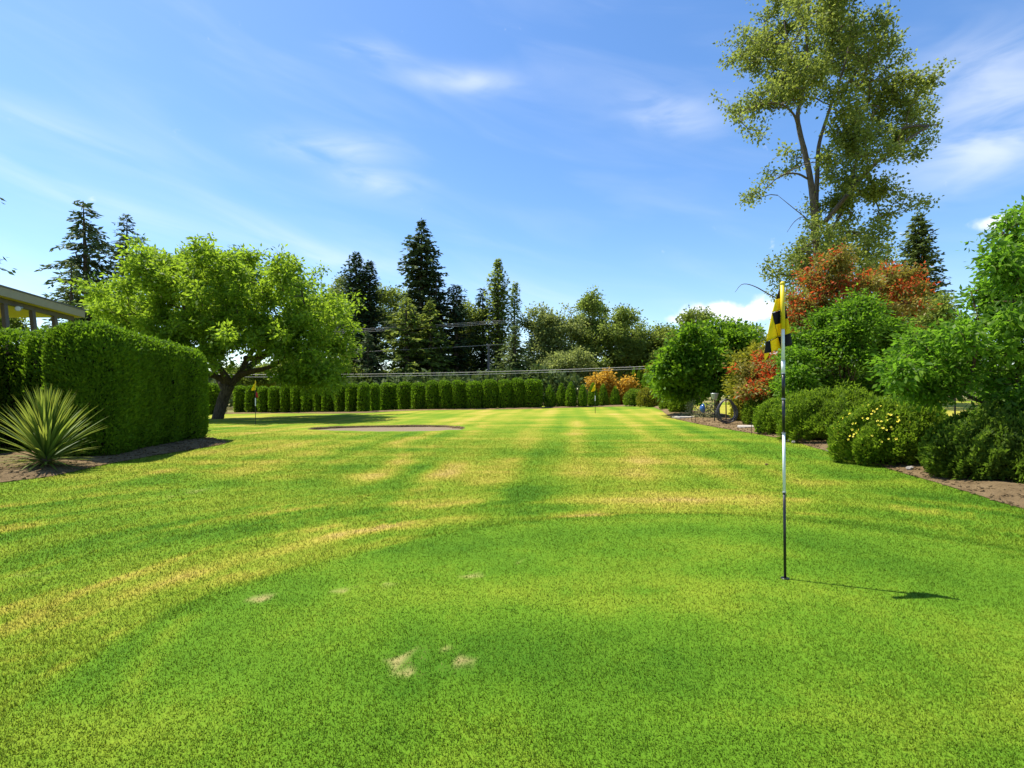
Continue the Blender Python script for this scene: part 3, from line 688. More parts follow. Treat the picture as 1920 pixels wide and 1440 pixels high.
def shell(kind, h, r, n, L, W, seed, ribs=.08, ribf=5.0, upd=.9, jit=.06, lump=.10, lf=1.6, ry=None, sq=0, feather=.05):
    pr = revolve_prof(kind, h, r); pf = resample(pr, 200); d = np.gradient(pf, axis=0); nl = nrm(np.stack([d[:, 1], -d[:, 0]], -1))
    w_ = np.maximum(pf[:, 0], .02 * r); k = R.choice(200, n, p=w_ / w_.sum()); th = R.random(n) * 2 * math.pi
    rr, zz = pf[k, 0] + R.normal(0, .01, n), pf[k, 1] + R.normal(0, h / 400, n)
    ct, st = np.cos(th), np.sin(th)
    if sq: rr = rr * (np.abs(ct) ** sq + np.abs(st) ** sq) ** (-1 / sq)
    per = fbm(ct * ribf + 9, st * ribf + zz * .25, seed, 3); lm = fbm(ct * lf * 1.3 + zz * .3 + 4, st * lf * 1.3 + zz * lf, seed + 9, 3)
    disp = r * (ribs * (per - .5) * 2 + lump * (lm - .5) * 2) - np.abs(R.normal(0, jit, n)) * r + .02 * r
    nv = np.stack([nl[k, 0] * ct, nl[k, 0] * st, nl[k, 1]], -1)
    Pp = np.stack([rr * ct, rr * st, np.maximum(zz, .02)], -1) + nv * disp[:, None]
    Pp[:, 2] = np.maximum(Pp[:, 2], .015)
    t_ = np.array([0, 0, upd]) * (1 - np.clip(nv[:, 2:3], 0, 1)) + R.normal(0, .55, (n, 3)); t_ = t_ - nv * np.sum(t_ * nv, 1, keepdims=True)
    D = nrm(nrm(t_) + nv * R.uniform(.1, 1.1, (n, 1))); N = nrm(nv + R.normal(0, .5, (n, 3)))
    s = R.uniform(.6, 1.3, n); f_ = R.random(n) < feather; D[f_] = nrm(nv[f_] + np.array([0, 0, .5]) + R.normal(0, .35, (f_.sum(), 3))); s[f_] *= 1.5
    V, F = cards(Pp, D, N, L * s, W * s * np.where(f_, .7, 1), .08)
    if ry: V[:, 1] *= ry / r
    tone = np.clip(fbm(ct * 3 + zz * 2.2, st * 3 - zz * 2.2, seed + 20, 3) * 1.3 - .15, 0, 1)
    # opaque inner core, coloured dark for twigs and the shade among them
    nt = 20; cp = resample(pr, 14) * np.array([max(.62, .92 - lump * .8 - ribs), .93 - lump * .35]); t2 = np.arange(nt) * 2 * math.pi / nt
    CV = np.stack([cp[:, 0:1] * np.cos(t2), cp[:, 0:1] * np.sin(t2) * ((ry / r) if ry else 1), np.repeat(cp[:, 1:2], nt, 1) + .03], -1).reshape(-1, 3)
    CF = np.array([(i * nt + j, i * nt + (j + 1) % nt, (i + 1) * nt + (j + 1) % nt, (i + 1) * nt + j) for i in range(13) for j in range(nt)])
    return (V, F, R.random(n), tone), (CV, CF)
def shrub_obj(name, label, cat, base, data, core, leaf, group=None, scale=(1, 1, 1), rz=0.0, trunk=None):
    """data/core may be meshes shared between copies"""
    root = empty(name, base, label, cat, group, rz); root.scale = scale
    me = data if isinstance(data, bpy.types.Mesh) else mesh(name + '_foliage', data[0], data[1], leaf, fattr={'rnd': data[2], 'tone': data[3]})
    ce = core if isinstance(core, bpy.types.Mesh) else mesh(name + '_core', core[0], core[1], M['twig_shade'], True)
    for nm, m_ in (('crown', me), ('inner_branches', ce)) + ((('trunk', trunk),) if trunk else ()):
        o = bpy.data.objects.new(nm, m_); COL.objects.link(o); o.parent = root
    return root, me, ce
ORD = ['first', 'second', 'third', 'fourth', 'fifth', 'sixth', 'seventh', 'eighth', 'ninth', 'tenth', 'eleventh', 'twelfth', 'thirteenth', 'fourteenth', 'fifteenth', 'sixteenth', 'seventeenth', 'eighteenth', 'nineteenth', 'twentieth', 'twenty-first', 'twenty-second', 'twenty-third', 'twenty-fourth']
V_, F_ = tube_np([(0, 0, -.1), (0, 0, .5)], [.10, .07], 7); STUB = mesh('stub_trunk', V_, F_, M['bark_brown'], True)

# ------------------------------------------------------------------ hedges
def far_hedge():
    var = []
    for i in range(5):
        d, c = shell('clipped', 2.5, .62, 4200, .15, .075, 100 + i, .07, 3.5, 1.0, .05, .08, sq=2.4)
        var.append((mesh('clipped_arborvitae', d[0], d[1], M['hedge'], fattr={'rnd': d[2], 'tone': d[3]}), mesh('clipped_core', c[0], c[1], M['twig_shade'], True)))
    xs = [(165, 222), (225, 282), (285, 340), (342, 402), (402, 455), (455, 508), (508, 570), (570, 618), (618, 678), (680, 738), (738, 800), (800, 857), (857, 910), (910, 1000), (1002, 1072), (1075, 1145), (1147, 1213), (1213, 1278), (1278, 1352), (1352, 1437), (1437, 1515), (1517, 1588), (1588, 1650), (1650, 1745)]
    bx = [440, 560, 680, 712, 780, 905, 1015]; by = [775, 774.5, 774, 770, 769.5, 767.5, 765.5]; tx = [440, 650, 745, 1015]; ty = [725.5, 720, 718, 710]
    for i, (a, b) in enumerate(xs):
        p0, p1 = 380 + .3646 * a, 380 + .3646 * b; pc = (p0 + p1) / 2
        g = G(pc, np.interp(pc, bx, by)); Y = g[1] + .55; x = (pc - 960) * Y / FPX
        top = CAMH - (np.interp(pc, tx, ty) + R.uniform(-2.0, 1.6) - HZ) * Y / FPX; z = Tf(x, Y); w_ = (p1 - p0) * Y / FPX / 2 * .93
        me, ce = var[i % 5]
        what = 'at the left end of the long far hedge row' if i == 0 else 'wide block at the right end of the long far hedge row' if i == 23 else 'from the left in the long far hedge row'
        lab = f'clipped arborvitae, {ORD[i]} {what}' if 0 < i < 23 else f'clipped arborvitae column {what}'
        shrub_obj('arborvitae', lab, 'hedge', (x, Y, z - .03), me, ce, None, 'clipped arborvitae columns of the far hedge', (w_ / .62, max(.9, w_ / .62), (top - z) / 2.5), R.random() * .6, STUB)
    # dark hedge behind the leaning trunk
    for i, (px, yb) in enumerate([(372, 778), (386, 777), (401, 776)]):
        g = G(px, yb); me, ce = var[i]
        shrub_obj('arborvitae', 'dark arborvitae %s the leaning trunk of the spreading tree' % ['glimpsed between the big near hedge and', 'midway between the big hedge and', 'half hidden just left of'][i], 'hedge', (g[0], g[1] + .5, g[2] - .03), me, ce, None, 'dark arborvitae behind the spreading tree', (.95, 1, 1.0), i * 1.3, STUB)
    # young cone shaped ones
    cv = []
    for i in range(3):
        d, c = shell('cone', 2.0, .42, 2600, .13, .06, 130 + i, .08, 3, 1.0, .06, .10)
        cv.append((mesh('cone_arborvitae', d[0], d[1], M['hedge'], fattr={'rnd': d[2], 'tone': d[3]}), mesh('cone_core', c[0], c[1], M['twig_shade'], True)))
    spec = [(1031, 764.7, 721.5, 19), (1052, 764, 718, 18), (1070, 764, 716, 20), (1092, 763.7, 721, 16.5), (1112, 763, 717, 18), (1131, 762, 720, 17.5), (1153, 760.5, 724, 16)]
    for i, (px, yb, yt, wd) in enumerate(spec):
        g = G(px, yb); Y = g[1] + .3; h = CAMH - (yt - HZ) * Y / FPX - g[2]; s = wd * Y / FPX / 2 / .42
        shrub_obj('young_arborvitae', f'young cone-shaped arborvitae, {ORD[i]} of the seven to the right of the clipped hedge', 'shrub', ((px - 960) * Y / FPX, Y, g[2] - .02), *cv[i % 3], None, 'young cone arborvitae', (s, s, h / 2.0), R.random() * 6, STUB)
    # two dark spires and a boxed hedge farther right
    for i, (px, yt, wd) in enumerate([(1189, 690, 15), (1199.5, 687, 13)]):
        Y = 48 + i; x = (px - 960) * Y / FPX; z = Tf(x, Y); h = CAMH - (yt - HZ) * Y / FPX - z; s = wd * Y / FPX / 2 / .42
        shrub_obj('dark_spire', ['slim dark evergreen spire just right of the orange shrub', 'slimmer dark evergreen spire left of the boxed hedge'][i], 'shrub', (x, Y, z), *cv[i], None, 'dark evergreen spires', (s, s, h / 2.0), 0, STUB)
    Y = 47; px = 1222; x = (px - 960) * Y / FPX; z = Tf(x, Y); h = CAMH - (701 - HZ) * Y / FPX - z
    shrub_obj('boxed_hedge', 'flat-topped green boxed hedge behind the low rounded shrubs', 'hedge', (x, Y, z), *var[2], None, None, (1.15, 1.0, h / 2.5), 0, STUB)
far_hedge()
def near_hedge():
    spec = [(-9.08, 11.60, .66, 'broadest front block of the big left hedge'), (-9.38, 12.50, .74, 'second bulge of the big left hedge, right of its broad front block'), (-9.47, 13.25, .74, 'middle bulge of the big left hedge'), (-9.50, 14.05, .74, 'second to last bulge of the big left hedge'), (-9.52, 15.0, .76, 'farthest rounded end of the big left hedge')]
    for i, (x, y, r, what) in enumerate(spec):
        z = Tf(x, y); d, c = shell('block', (2.86, 2.82, 2.80, 2.76, 2.68)[i] - z, r, 40000 if i < 2 else 26000, .074, .038, 150 + i, .045, 4.0, 1.0, .05, .05, 1.2, sq=4.6 if i < 4 else 2.7, ry=r * 1.10)
        shrub_obj('tall_arborvitae', 'tall dense arborvitae, ' + what, 'hedge', (x, y, z), d, c, M['hedge'], 'tall arborvitae of the big left hedge', rz=R.random() * .5, trunk=STUB)
    spec = [(-11.15, 13.1, .66, 2.90, 'dark recessed arborvitae just left of the big hedge block'), (-12.25, 13.25, .66, 2.90, 'dark recessed arborvitae seen above the yucca')]
    for i, (x, y, r, h, lab) in enumerate(spec):
        d, c = shell('clipped', h, r, 11000, .092, .044, 160 + i, .11, 4, 1.0, .05, .12)
        shrub_obj('tall_arborvitae', lab, 'hedge', (x, y, Tf(x, y)), d, c, M['hedge'], 'recessed arborvitae on the left', trunk=STUB)
    spec = [(-11.6, 9.6, .70, 2.58, 'cut off by the left picture edge'), (-12.05, 10.75, .66, 2.72, 'second from the left picture edge'), (-12.3, 11.55, .62, 2.78, 'third from the left picture edge'), (-12.6, 12.3, .60, 2.82, 'fourth from the left edge, next to the dark recess')]
    for i, (x, y, r, h, lab) in enumerate(spec):
        d, c = shell('clipped', h, r, 12000, .09, .044, 170 + i, .13, 4, 1.0, .05, .12)
        shrub_obj('tall_arborvitae', 'sunny yellow-green arborvitae column, ' + lab, 'hedge', (x, y, Tf(x, y)), d, c, M['hedge_lit'], 'sunny arborvitae columns at the left edge', trunk=STUB)
near_hedge()

# ------------------------------------------------------------------ yucca, every blade its own leaf
def yucca():
    g = G(72, 884); base = np.array([g[0], g[1] + .15, Tf(g[0], g[1] + .15) + .05])
    root = empty('yucca', base, 'spiky yucca with long narrow green and yellow leaves in the left bed', 'plant')
    V, F = tube_np([(0, 0, -.05), (0, 0, .15), (.01, 0, .34)], [.08, .09, .05], 9)
    o = link('stem', mesh('yucca_stem', V, F, M['bark_brown'], True)); o.parent = root
    ms = []
    for k in range(6):
        n = 8; L = 1.0; cv = .10 + .06 * k; Vv, Ff = [], []
        for i in range(n):
            t = i / (n - 1); w_ = .017 * (1 - t ** 2.2) * (.7 + .6 * min(1, t * 4)) + .0008
            y = t * L * math.cos(cv * t * .6); z = -cv * t * t * .55
            Vv += [(-w_, y, z + w_ * .55), (0, y, z), (w_, y, z + w_ * .55)]
            if i: Ff += [((i - 1) * 3, (i - 1) * 3 + 1, i * 3 + 1, i * 3), ((i - 1) * 3 + 1, (i - 1) * 3 + 2, i * 3 + 2, i * 3 + 1)]
        rn = [0.05, .2, .35, .5, .65, .95][k]
        ms.append(mesh('yucca_leaf', Vv, np.array(Ff), M['yucca'], True, fattr={'rnd': np.full(len(Ff), rn), 'tone': np.full(len(Ff), [.2, .5, .1, .7, .9, .4][k])}))
    for i in range(300):
        a = i * 2.39996 + R.normal() * .12; u = (i + .5) / 300; el_ = math.radians(90 - 100 * u ** 2.3 + R.normal() * 5)
        o = bpy.data.objects.new('leaf', ms[int(R.integers(6))]); COL.objects.link(o); o.parent = root
        s = R.uniform(.80, 1.08) * (1.10 if el_ > .7 else .76); o.scale = (1.15, s, s)
        o.location = (0.05 * math.cos(a), .05 * math.sin(a), .36 - .27 * u)
        o.rotation_euler = (el_, 0, a - math.pi / 2)
yucca()

# ------------------------------------------------------------------ porch roof above the left hedge
def porch():
    zt = 4.35; a, b = np.array([-13.6, 12.4]), np.array([-15.32, 19.1]); L_ = 9.0
    root = empty('porch', (-18, 16, 0), 'open porch with tan flat roof edge and grey posts behind the left hedge', 'building')
    lf = np.array([-L_, 0.0]); d = (b - a) / np.linalg.norm(b - a); nrm_ = np.array([d[1], -d[0]])
    if nrm_[0] < 0: nrm_ = -nrm_
    def slab(name, z0, z1, pts, mat):
        n = len(pts); V = [(p[0], p[1], z0) for p in pts] + [(p[0], p[1], z1) for p in pts]
        F = [tuple(range(n - 1, -1, -1)), tuple(range(n, 2 * n))] + [(i, (i + 1) % n, n + (i + 1) % n, n + i) for i in range(n)]
        me = mesh(name, V, F, mat); o = link(name, me, root); return o
    a3, b3 = a - d * 5, b
    slab('roof', zt + .003, zt + .05, [a3 + nrm_ * .04, b3 + nrm_ * .04 + d * .04, b3 + lf + d * .04, a3 + lf], M['roof'])
    slab('soffit', zt - .245, zt - .22, [a3 - nrm_ * .05, b3 - nrm_ * .05 - d * .05, b3 + lf - d * .05, a3 + lf], M['soffit'])
    m = MB(); m.bar((*a3, zt - .12), (*b3, zt - .12), .05, .24); m.bar((*(b3 + d * -.0), zt - .12), (*(b3 + lf), zt - .12), .05, .238)
    m.build('fascia', M['fascia'], root)
    ai, bi = a3 - nrm_ * .25, b3 - nrm_ * .25 - d * .25
    m = MB(); m.bar((*ai, zt - .32), (*bi, zt - .32), .12, .145); m.build('beam', M['post'], root)
    for px in (7, 60, 101.5, 138, 145.5):
        # where the sight line meets the beam line
        k = (px - 960) / FPX; t = (k * ai[1] - ai[0]) / ((bi - ai)[0] - k * (bi - ai)[1]); q = ai + (bi - ai) * t
        m = MB(); ln = .11 * 4; m.bar((q[0] + ln, q[1], 0), (q[0], q[1], zt - .40), .115, .115); m.build('post', M['post'], root)
    k = (27 - 960) / FPX; t = (k * ai[1] - ai[0]) / ((bi - ai)[0] - k * (bi - ai)[1]); q = ai + (bi - ai) * t + nrm_ * .12
    c = np.array([q[0], q[1], zt - .44]); m = MB(); m.tube([c + [0, .1, .04], c + [.02, -.02, 0], c + [.10, -.14, -.03], c + [.12, -.17, -.035]], [.025, .055, .075, .075], 14)
    fl = m.build('flood_lamp', M['metal'], root)
    m = MB(); m.tube([c + [.118, -.168, -.034], c + [.125, -.178, -.036]], [.066, .06], 14); m.build('lens', M['white'], fl)
    m = MB(); p0, p1 = np.array([*(ai + lf * .15), zt - .5]), np.array([*(bi + lf * .15), zt - .55])
    m.tube([p0 + (p1 - p0) * t_ + np.array([0, 0, -.25 * 4 * t_ * (1 - t_)]) for t_ in np.linspace(0, 1, 12)], .012, 5); m.build('cable', M['black'], root)
porch()

# ------------------------------------------------------------------ the spreading tree on the left
def walnut():
    Y = 29.0; g = G(408, 786); Y = g[1] + .4
    q = lambda px, py, dy=0: P(px, py, Y) * [1, 1, 1] + np.array([0, dy, 0])
    b = P(407, 790, Y); b[2] = Tf(b[0], Y) - .1
    stems = [([b, q(413, 768), q(420, 745), q(430, 722)], .30, .32),
             ([q(430, 722), q(415, 708, -.3), q(395, 701, -.8), q(372, 690, -1.2), q(340, 672, -1.5), q(300, 640, -1.8)], .19, .08),
             ([q(425, 735), q(405, 722, .6), q(385, 705, 1.2), q(350, 665, 2.2), q(320, 610, 3)], .20, .08),
             ([q(430, 724), q(450, 700), q(459, 676, .2), q(466, 655, .5), q(470, 625, .8), q(465, 580, 1)], .21, .07),
             ([q(448, 705), q(480, 697, -.5), q(515, 692, -1.0), q(540, 681, -1.2), q(560, 664, -1.4), q(595, 648, -1.5)], .17, .06),
             ([q(461, 672), q(490, 672, -.6), q(522, 663, -1.2), q(548, 655, -1.6), q(580, 620, -2)], .18, .06),
             ([q(440, 712), q(455, 680, 1.2), q(490, 640, 2.4), q(530, 600, 3.2)], .22, .08),
             ([q(432, 720), q(425, 690, -.8), q(405, 640, -1.8), q(385, 580, -2.2)], .22, .07)]
    lst = [(235, 570, 50, 45), (215, 598, 42, 32), (260, 540, 45, 45), (300, 510, 45, 42), (330, 498, 38, 40), (378, 495, 42, 38), (345, 550, 60, 50), (420, 520, 42, 42), (460, 505, 42, 32), (500, 520, 40, 40), (540, 525, 40, 32), (575, 548, 42, 38), (605, 580, 40, 42), (628, 610, 36, 38), (632, 645, 30, 32),
           (600, 668, 46, 36), (560, 640, 55, 45), (520, 590, 60, 50), (460, 570, 60, 50), (400, 580, 65, 50), (320, 590, 65, 45), (270, 610, 60, 38), (360, 640, 55, 40), (300, 655, 50, 35), (430, 625, 55, 35), (500, 625, 45, 30), (400, 668, 30, 22), (590, 700, 42, 20), (555, 690, 30, 22), (345, 690, 35, 25), (465, 650, 25, 18), (605, 700, 40, 20), (635, 685, 22, 24), (575, 712, 26, 12), (545, 700, 24, 14)]
    lst = lst + [(a + R.uniform(-14, 14), b + R.uniform(-8, 8), c, d) for a, b, c, d in lst] + [(a + R.uniform(-14, 14), b + R.uniform(-8, 8), c, d, -3.2) for a, b, c, d in lst if 230 < a < 620 and b > 500]
    bl = blobs_px(lst, Y, 4.5, 420, 260)
    bl += blobs_px([(318, 455, 12, 9), (346, 470, 12, 16), (372, 462, 14, 20), (400, 472, 14, 12), (455, 480, 20, 16), (495, 488, 14, 12), (540, 490, 16, 14), (565, 515, 14, 12), (265, 500, 12, 9), (225, 535, 20, 12), (195, 575, 18, 14), (655, 620, 16, 18), (648, 660, 20, 18), (190, 605, 16, 12), (420, 480, 12, 14), (625, 560, 16, 14), (300, 478, 14, 12)], Y)
    tree('spreading_tree', 'broad spreading tree with bright yellow-green leaves and a leaning forked trunk', 'tree', (b[0], b[1], Tf(b[0], Y)), stems, bl, 1900, 46, .20, .24, .112, M['walnut'], M['bark_dark'], r_tip=.008, power=.43, rmax=.12, step=.5, flare=1.12, rag=.05, shell=.12, spray=1.2, m_=5)
walnut()

def cottonwood():
    Y = 34.0; q = lambda px, py, dy=0: P(px, py, Y) + np.array([0, dy, 0])
    b = P(1552, 760, Y); b[2] = Tf(b[0], Y) - .1
    stems = [([b, q(1546, 640), q(1536, 540), q(1530, 450), q(1527, 400), q(1520, 340), q(1510, 290), q(1499, 245), q(1496, 212), q(1508, 165), q(1513, 110), q(1512, 50), q(1518, -10)], .29, .04),
             ([q(1546, 600), q(1541, 480, .5), q(1543, 400, .8), q(1549, 320, 1), q(1552, 262, 1), q(1560, 222, .8), q(1575, 170, .6), q(1592, 110, .4), q(1606, 30, .2)], .20, .04),
             ([q(1544, 420), q(1580, 365, -1), q(1612, 325, -1.6), q(1645, 298, -2), q(1690, 270, -2.2)], .15, .05),
             ([q(1541, 470), q(1590, 400, 1), q(1630, 350, 1.6), q(1680, 330, 2)], .12, .04),
             ([q(1497, 240), q(1480, 222, -.5), q(1450, 212, -1), q(1415, 214, -1.2), q(1390, 225, -1.4)], .08, .03),
             ([q(1514, 335), q(1490, 331, -.4), q(1462, 336, -.8), q(1440, 348, -1), q(1420, 368, -1)], .07, .02),
             ([q(1529, 430), q(1510, 408), q(1490, 392), q(1458, 366)], .05, .012), ([q(1529, 450), q(1505, 412, -.3), q(1485, 418, -.4), q(1468, 440, -.5)], .04, .010),
             ([q(1538, 590), q(1490, 572), q(1450, 556), q(1415, 537), q(1392, 533), q(1378, 548)], .06, .010),
             ([q(1512, 160), q(1490, 120), q(1478, 80), q(1470, 40)], .08, .03), ([q(1575, 172), q(1620, 120), q(1650, 85)], .09, .03)]
    lst = [(1425, 105, 55, 30), (1385, 120, 26, 26), (1480, 105, 50, 42), (1440, 155, 45, 28), (1475, 170, 45, 36), (1400, 200, 36, 20), (1440, 200, 40, 22), (1380, 218, 22, 14), (1375, 268, 12, 7), (1415, 245, 20, 8), (1510, 150, 40, 40), (1555, 120, 48, 48), (1600, 110, 45, 45), (1640, 120, 45, 45), (1668, 105, 30, 24), (1690, 165, 42, 34), (1735, 150, 28, 20), (1762, 160, 14, 12),
           (1710, 205, 45, 34), (1745, 215, 20, 24), (1660, 190, 45, 40), (1620, 200, 45, 42), (1575, 205, 40, 36), (1740, 245, 18, 12), (1670, 245, 45, 34), (1710, 260, 34, 22), (1620, 260, 45, 36), (1580, 260, 30, 30), (1650, 300, 45, 30), (1600, 310, 36, 32), (1700, 300, 32, 14), (1728, 322, 14, 10), (1640, 350, 38, 26), (1600, 365, 36, 32), (1570, 395, 30, 30), (1610, 415, 42, 32), (1650, 400, 22, 22), (1580, 445, 45, 28), (1625, 455, 35, 36), (1650, 440, 20, 24), (1700, 385, 26, 9), (1725, 384, 12, 7), (1705, 402, 8, 10),
           (1480, 300, 18, 12), (1462, 322, 22, 10), (1430, 345, 16, 12), (1418, 372, 10, 10), (1500, 318, 14, 14), (1520, 470, 36, 26), (1485, 478, 26, 18), (1455, 500, 22, 12), (1475, 515, 30, 16), (1540, 510, 45, 28), (1600, 510, 60, 36), (1640, 500, 35, 30), (1570, 560, 60, 40), (1620, 570, 50, 40), (1510, 390, 10, 12), (1520, 430, 14, 16), (1660, 540, 16, 20), (1530, 455, 30, 24), (1505, 500, 34, 22), (1560, 480, 40, 30), (1550, 420, 22, 24), (1495, 540, 34, 24), (1530, 575, 50, 34), (1495, 265, 18, 14), (1545, 330, 16, 30), (1558, 290, 16, 26),
           (1450, 60, 55, 34), (1500, 55, 48, 40), (1560, 55, 55, 42), (1620, 60, 52, 38), (1530, 10, 60, 36), (1590, 5, 55, 36), (1470, 15, 45, 32), (1560, -45, 45, 34), (1420, 75, 30, 22), (1655, 75, 24, 20)]
    bl = blobs_px(lst, Y, 4.4, 1560, 220)
    tree('tall_cottonwood', 'tall open-crowned tree with pale twin trunks rising above the red-leaved shrubs', 'tree', (b[0], b[1], Tf(b[0], Y)), stems, bl, 2650, 28, .22, .18, .13, M['cotton'], M['bark_pale'], r_tip=.0085, power=.45, rmax=.10, step=.5, shell=.1, up=.35, spray=1.0, m_=4)
cottonwood()

# ------------------------------------------------------------------ conifers and woods behind the garden
def backdrop():
    def cb(px, Y): x = (px - 960) * Y / FPX; return (x, Y, Tf(x, Y))
    zt = lambda py, Y: CAMH - (py - HZ) * Y / FPX
    conifer('fir_tree', 'tall sparse fir with bare lower trunk left of the spreading tree', cb(172, 46), zt(376, 46), [(0, .3), (.05, 1.1), (.16, 1.6), (.28, 1.9), (.36, 2.7), (.5, 3.3), (.62, 2.8), (1, 2.4)], M['fir'], M['bark_dark'], .22, .52, 6, .42, (.70, .26), 5.0, .34, .14, -.75, jag=.42)
    conifer('fir_tree', 'dense dark fir directly behind the spreading tree\'s left shoulder', cb(238, 50), zt(402, 50), [(0, .12), (.08, .95), (.18, 1.9), (.32, 2.6), (.5, 3.0), (1, 3.6)], M['fir'], M['bark_dark'], .05, .5, 7, .2, (.6, .22), 4.5, .3, .05, jag=.35)
    conifer('fir_tree', 'shorter fir standing just above the right end of the porch roof', cb(134, 42), zt(492, 42), [(0, .1), (.12, .7), (.3, 1.3), (.5, 1.7), (.75, 2.0), (1, 2.3)], M['spruce'], M['bark_dark'], .05, .48, 7, .3, (.55, .2), 4.5, .25, .06)
    conifer('fir_tree', 'small bluish fir tip showing below the tall sparse fir', cb(205, 48), zt(520, 48), [(0, .1), (.2, .9), (.5, 1.6), (1, 2.2)], M['fir'], M['bark_dark'], .05, .5, 7, .3, (.6, .2), 4.2, .25, .05)
    conifer('fir_tree', 'fir mostly outside the left picture edge, only branch tips showing', cb(-58, 20), zt(250, 20), [(0, .1), (.2, .75), (.42, 1.15), (.5, 1.22), (.62, .7), (1, .6)], M['fir'], M['bark_dark'], .25, .55, 5, .25, (.34, .12), 6, .2, .25)
    # cypress pair
    conifer('cypress_tree', 'dark cypress, taller of the pair right of the spreading tree', cb(668, 55), zt(477, 55), [(0, .12), (.08, .7), (.2, 1.35), (.4, 1.75), (.7, 2.1), (1, 2.2)], M['cypress'], M['bark_dark'], .03, .34, 9, -.25, (.62, .24), 4.5, .25, 0, rise=.5, jag=.18)
    conifer('cypress_tree', 'dark cypress, shorter of the pair right of the spreading tree', cb(693, 56), zt(491, 56), [(0, .12), (.08, .5), (.2, .95), (.4, 1.45), (.7, 1.9), (1, 2.0)], M['cypress'], M['bark_dark'], .03, .34, 9, -.25, (.62, .24), 4.5, .25, 0, rise=.5, jag=.18)
    conifer('fir_tree', 'tallest dark fir rising in the middle of the background', cb(790, 58), zt(414, 58), [(0, .12), (.06, .85), (.13, 1.5), (.2, 1.7), (.26, 2.1), (.33, 1.7), (.4, 2.0), (.55, 3.2), (.75, 3.8), (1, 3.8)], M['fir'], M['bark_dark'], .04, .46, 9, .12, (.74, .34), 4.6, .36, .02, jag=.34)
    conifer('fir_tree', 'dark narrow conifer close right of the tallest fir', cb(818, 57), zt(508, 57), [(0, .15), (.1, .7), (.3, 1.3), (.6, 1.8), (1, 2.2)], M['cypress'], M['bark_dark'], .04, .42, 8, 0, (.62, .24), 4.4, .25, .03, jag=.3)
    conifer('fir_tree', 'dark bushy conifer between the tallest fir and the poplar', cb(855, 57), zt(534, 57), [(0, .3), (.1, 1.1), (.3, 1.7), (.6, 2.0), (1, 2.4)], M['cypress'], M['bark_dark'], .04, .42, 8, 0, (.62, .24), 4.4, .25, .04, jag=.35)
    conifer('fir_tree', 'olive-lit fir in front of the tallest fir', cb(762, 53), zt(556, 53), [(0, .2), (.15, 1.1), (.4, 2.1), (.7, 2.9), (1, 3.2)], M['olive'], M['bark_dark'], .05, .48, 8, .15, (.62, .26), 4.2, .25, .05, jag=.35)
    conifer('fir_tree', 'olive-lit fir in front of the dark narrow conifer', cb(806, 54), zt(566, 54), [(0, .2), (.15, .9), (.4, 1.8), (.7, 2.6), (1, 3.0)], M['olive'], M['bark_dark'], .05, .48, 8, .15, (.62, .26), 4.2, .25, .05, jag=.35)
    conifer('spruce_tree', 'small blue-green spruce under the cypress pair', cb(690, 50), zt(622, 50), [(0, .1), (.2, .8), (.5, 1.5), (.8, 2.1), (1, 2.3)], M['fir'], M['bark_dark'], .04, .42, 8, .2, (.55, .2), 4.5, .2, .02)
    conifer('spruce_tree', 'light-tipped spruce below the poplar', cb(966, 50), zt(607, 50), [(0, .1), (.2, .9), (.5, 1.7), (.8, 2.1), (1, 2.3)], M['spruce'], M['bark_dark'], .04, .44, 8, .25, (.6, .22), 4.4, .2, .03)
    conifer('poplar_tree', 'slender upright poplar with bright green spire', cb(934, 58), zt(489, 58), [(0, .10), (.08, .45), (.2, .95), (.35, 1.25), (.55, 1.3), (1, 1.3)], M['poplar'], M['bark_pale'], .05, .34, 9, -.5, (.5, .3), 4.6, .22, 0, rise=.7, jag=.16)
    conifer('poplar_tree', 'narrow dark side spire close right of the poplar', cb(961, 59), zt(532, 59), [(0, .1), (.1, .45), (.3, .65), (.5, .6), (1, .8)], M['poplar'], M['bark_pale'], .05, .36, 7, -.5, (.45, .26), 4.6, .16, 0, .3, rise=.7, jag=.2)
    conifer('fir_tree', 'dark conifer just left of the poplar', cb(905, 59), zt(542, 59), [(0, .15), (.1, .7), (.3, 1.1), (.6, 1.5), (1, 2.0)], M['cypress'], M['bark_dark'], .04, .40, 8, 0, (.6, .24), 4.4, .22, .02, jag=.25)
    conifer('sequoia_tree', 'narrow cone-shaped sequoia at the right behind the red shrub', cb(1722, 60), zt(403, 60), [(0, .3), (.05, .85), (.15, 1.35), (.28, 1.9), (.42, 2.5), (.55, 3.2), (.7, 4.0), (1, 4.4)], M['spruce'], M['bark_brown'], .04, .42, 10, .05, (.66, .34), 4.6, .4, .03, rise=.25, jag=.16)

    def broad(label, px, Y, lst, leaf, n=160, per=58, L=.40, depth=2.2, group='broad-leaved trees behind the garden', bark='bark_dark', sig=.5, rt=.16, name='broadleaf_tree'):
        b = np.array(cb(px, Y)); ys = [p[1] for p in lst]; top = min(ys) + .25 * (max(ys) - min(ys)); cx = np.mean([p[0] for p in lst]); hw = max(abs(p[0] - cx) for p in lst) + 20
        q = lambda x, y: P(x, y, Y); low = max(ys)
        stems = [([b - [0, 0, .1], q((px + cx) / 2, (low + 740) / 2 + 5), q(cx, (low + top) / 2), q(cx, top)], rt, .04)]
        tree(name, label, 'tree', b, stems, blobs_px(lst, Y, depth, cx, hw), int(n * 1.9), int(per * .85), sig * .62, L * .66, L * .43, M[leaf], M[bark], group, r_tip=.012, rmax=.09, step=.8, shell=.1, spray=1.6, rag=.03, m_=5)
    broad('pale tree behind the cypress pair on its left', 628, 62, [(630, 530, 22, 22), (622, 560, 22, 30), (640, 590, 24, 40), (620, 620, 24, 40)], 'pale', 90)
